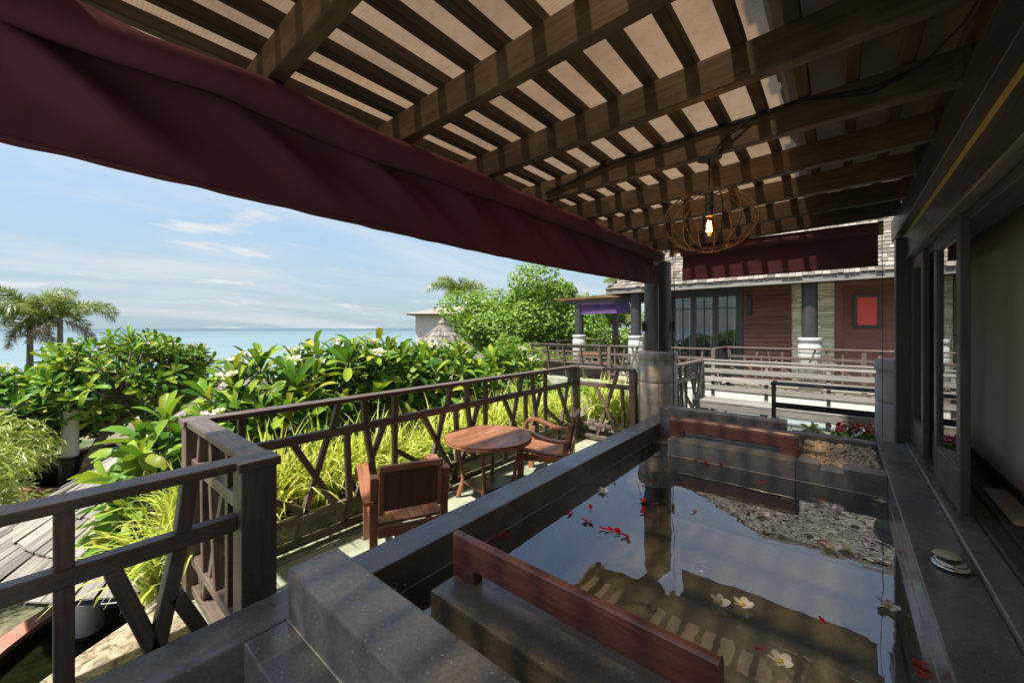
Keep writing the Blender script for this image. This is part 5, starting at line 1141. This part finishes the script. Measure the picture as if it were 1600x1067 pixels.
# roof
EZ = 2.70; x0, x1, y0, y1 = 11.55, 18.6, -8.5, 5.72; RZ = 5.9; rx = 15.0; ry = 2.0
part('fascia', 'grey_wood', nv, (x0, x0 + .05, y0, y1, EZ - .08, EZ + .06), (x0 + .0505, x1, y1 - .05, y1 - .0005, EZ - .08, EZ + .06), bevel=0)
part('soffit', 'dark_wood', nv, (x0 + .051, FX + .3, y0, y1 - .051, EZ + .0, EZ + .03), bevel=0)
m_ = MB(); m_.quad([(x0, y0, EZ + .06), (x0, y1, EZ + .06), (rx, ry, RZ), (rx, y0, RZ)][::-1]); m_.quad([(x0, y1, EZ + .06), (x1, y1, EZ + .06), (rx + .6, ry, RZ), (rx, ry, RZ)][::-1]); m_.quad([(x1, y1, EZ + .06), (x1, y0, EZ + .06), (rx + .6, y0, RZ), (rx + .6, ry, RZ)][::-1]); m_.quad([(rx, ry, RZ), (rx + .6, ry, RZ), (rx + .6, y0, RZ), (rx, y0, RZ)]); rf = m_.build('roof', 'villa_shingle', nv)
def shingles(A, Bp, Ctop, Dtop, course, wid, seed):
    """A,B eave ends, C,D ridge ends (same order)"""
    A, Bp, Ctop, Dtop = map(Vector, (A, Bp, Ctop, Dtop)); rnd = random.Random(seed); m_ = MB(); Ls = (Ctop - A).length; nc = int(((Ctop + Dtop) / 2 - (A + Bp) / 2).length / course); nr = (Bp - A).cross(Dtop - Bp).normalized()
    if nr.z < 0: nr = -nr
    for c in range(nc):
        f0 = c / nc; f1 = min(1, (c + 1.35) / nc); L0, R0 = A.lerp(Ctop, f0), Bp.lerp(Dtop, f0); L1, R1 = A.lerp(Ctop, f1), Bp.lerp(Dtop, f1); w0 = (R0 - L0).length; u = -rnd.random() * wid; run = (Bp - A).normalized(); upv = (nr.cross(run)); upv = upv if upv.z > 0 else -upv; sl = (L1 - L0).dot(upv)
        while u < w0:
            w_ = wid * rnd.uniform(.6, 1.4); a, b_ = max(u, 0), min(u + w_ - .006, w0); u += w_
            if b_ - a < .03: continue
            j = upv * rnd.uniform(-.015, .015); lift = nr * (.022 + rnd.uniform(0, .014)); th = nr * .016
            p = [L0 + run * a + j + lift, L0 + run * b_ + j + lift, L0 + run * b_ + upv * sl + nr * .004, L0 + run * a + upv * sl + nr * .004]; i0 = len(m_.v); m_.v += [tuple(v) for v in p] + [tuple(p[0] - th), tuple(p[1] - th)]
            m_.f += [(i0, i0 + 1, i0 + 2, i0 + 3), (i0 + 4, i0 + 5, i0 + 1, i0)]; m_.uv += [[(0, 0)] * 4] * 2; m_.mi += [0, 0]
    return m_
shingles((x0 - .03, -4.2, EZ + .06), (x0 - .03, y1, EZ + .06), (rx, -4.2, RZ), (rx, ry, RZ), .17, .13, 3).build('roof_shingles', 'villa_shingle', rf, kind='stuff')
shingles((x0, y1 + .03, EZ + .06), (x1, y1 + .03, EZ + .06), (rx, ry, RZ), (rx + .6, ry, RZ), .17, .13, 4).build('roof_shingles', 'villa_shingle', rf, kind='stuff')
part('ridge_cap', 'villa_shingle', rf, (rx - .1, rx + .7, -8.5, ry + .05, RZ - .02, RZ + .08), bevel=0)
# deck of the neighbour
m_ = MB(); m_.box(9.95, FX, 2.2, 8.3, -.5, BZ); m_.box(11.2, FX, -7.0, 2.1995, -.5, BZ - .0005); m_.box(FX + .001, 17, 5.0, 8.3, -.5, BZ - .001); struct(m_.build('neighbour_deck', 'deck_stone'))
def pillar2(label, x, y, top): return pillar(label, x, y, top, BZ, 28)
pillar2('dark pillar on a pale round base in front of the neighbour stone wall', 12.0, .565, 2.64)
pillar2('dark pillar on a pale round base at the neighbour roof corner', 11.95, 4.90, 2.64)
pillar2('dark post on a pale round base holding the neighbour pergola', 12.35, 7.15, 2.40)
NG = 'neighbour railings'
railing('neighbour balcony railing in front of the louvre doors', 'y', 11.3, 2.22, -4.0, NG, posts=(2.2, -.4, -3.0), base=BZ, mat='pale_rail', modules=[(2.15, -1), (1.05, -1), (-.05, -1), (-1.15, -1)], cap_w=.12)
railing('short neighbour railing stepping back beside its deck corner', 'x', 2.26, 10.03, 11.25, NG, posts=(10.05,), base=BZ, mat='pale_rail', modules=[(10.1, 1)])
railing('neighbour terrace railing behind our corner pillar', 'y', 10.03, 2.3, 4.86, NG, posts=(4.86,), base=BZ, mat='pale_rail', modules=[(2.5, 1), (3.6, 1), (4.7, -1)])
railing('dark far railing at the back of the neighbour terrace', 'y', 15.2, 4.9, 8.2, NG, posts=(6.0, 7.0), base=BZ, mat='pale_rail', modules=[(5.0, 1), (6.1, 1), (7.2, 1)])
railing('end railing of the neighbour terrace near the big tree', 'x', 8.2, 12.5, 15.0, NG, posts=(12.6,), base=BZ, mat='pale_rail', modules=[(12.7, 1), (13.8, 1)])
b = thing('slatted_bench', 'dark slatted bench seen from behind on the neighbour terrace', 'bench', (10.2, 6.2, BZ))
for z, x in ((.52, 10.14), (.66, 10.10), (.80, 10.06), (.94, 10.03)): MB().beam((x, 4.95, z + BZ), (x, 7.6, z + BZ), .03, .06).build('back_slat', RW_, b)
for y in (5.15, 5.75, 6.35, 6.95, 7.5): MB().beam((10.22, y, BZ), (9.99, y, 1.0 + BZ), .05, .05, up=(0, 1, 0)).build('back_post', RW_, b)
MB().box(9.97, 10.05, 4.9, 7.65, .985 + BZ, 1.015 + BZ).build('top_rail', RW_, b); MB().box(10.2, 10.65, 4.95, 7.6, .40 + BZ, .44 + BZ).build('seat', RW_, b); MB().box(10.6, 10.64, 4.95, 7.6, BZ, .40 + BZ).build('front_board', RW_, b)
pv = thing('neighbour_pergola', 'far pergola with a flat dark roof edge over the neighbour terrace', 'pergola', (13.2, 6.6, BZ))
part('edge_beam', 'post_paint', pv, (12.25, 12.40, 5.05, 7.75, 2.40, 2.53), bevel=.004)
part('side_beam', 'post_paint', pv, (12.401, 15.4, 7.08, 7.22, 2.40, 2.53), bevel=.004)
m_ = MB(); m_.beam((13.7, 5.05, 2.66), (13.7, 8.05, 2.575), 3.4, .03); m_.build('roof_sheet', 'roof_sheet_plastic', pv)
for k in range(6): part('rafter', 'rafter_wood', pv, (12.5 + k * .55, 12.56 + k * .55, 5.05, 7.9, 2.531, 2.60), bevel=0)
part('back_post', 'post_paint', pv, (15.2, 15.4, 7.05, 7.25, BZ, 2.399), bevel=.004)
awning('roll_up_awning', 'small purple awning under the far pergola roof', 'y', 12.22, 7.0, 5.22, 2.36, .05, 2.03, .3, mat='purple_fabric', fold=.3, res=30)
# simple terrace furniture on the neighbour deck
t = thing('wooden_table', 'small wooden table on the neighbour terrace behind the bench', 'table', (11.5, 6.1, BZ)); part('top', 'teak', t, (11.1, 11.9, 5.7, 6.5, .70, .74), bevel=.004)
for sx_ in (11.15, 11.85):
    for sy_ in (5.75, 6.45): part('leg', 'teak', t, (sx_ - .03, sx_ + .03, sy_ - .03, sy_ + .03, BZ, .6995), bevel=0)
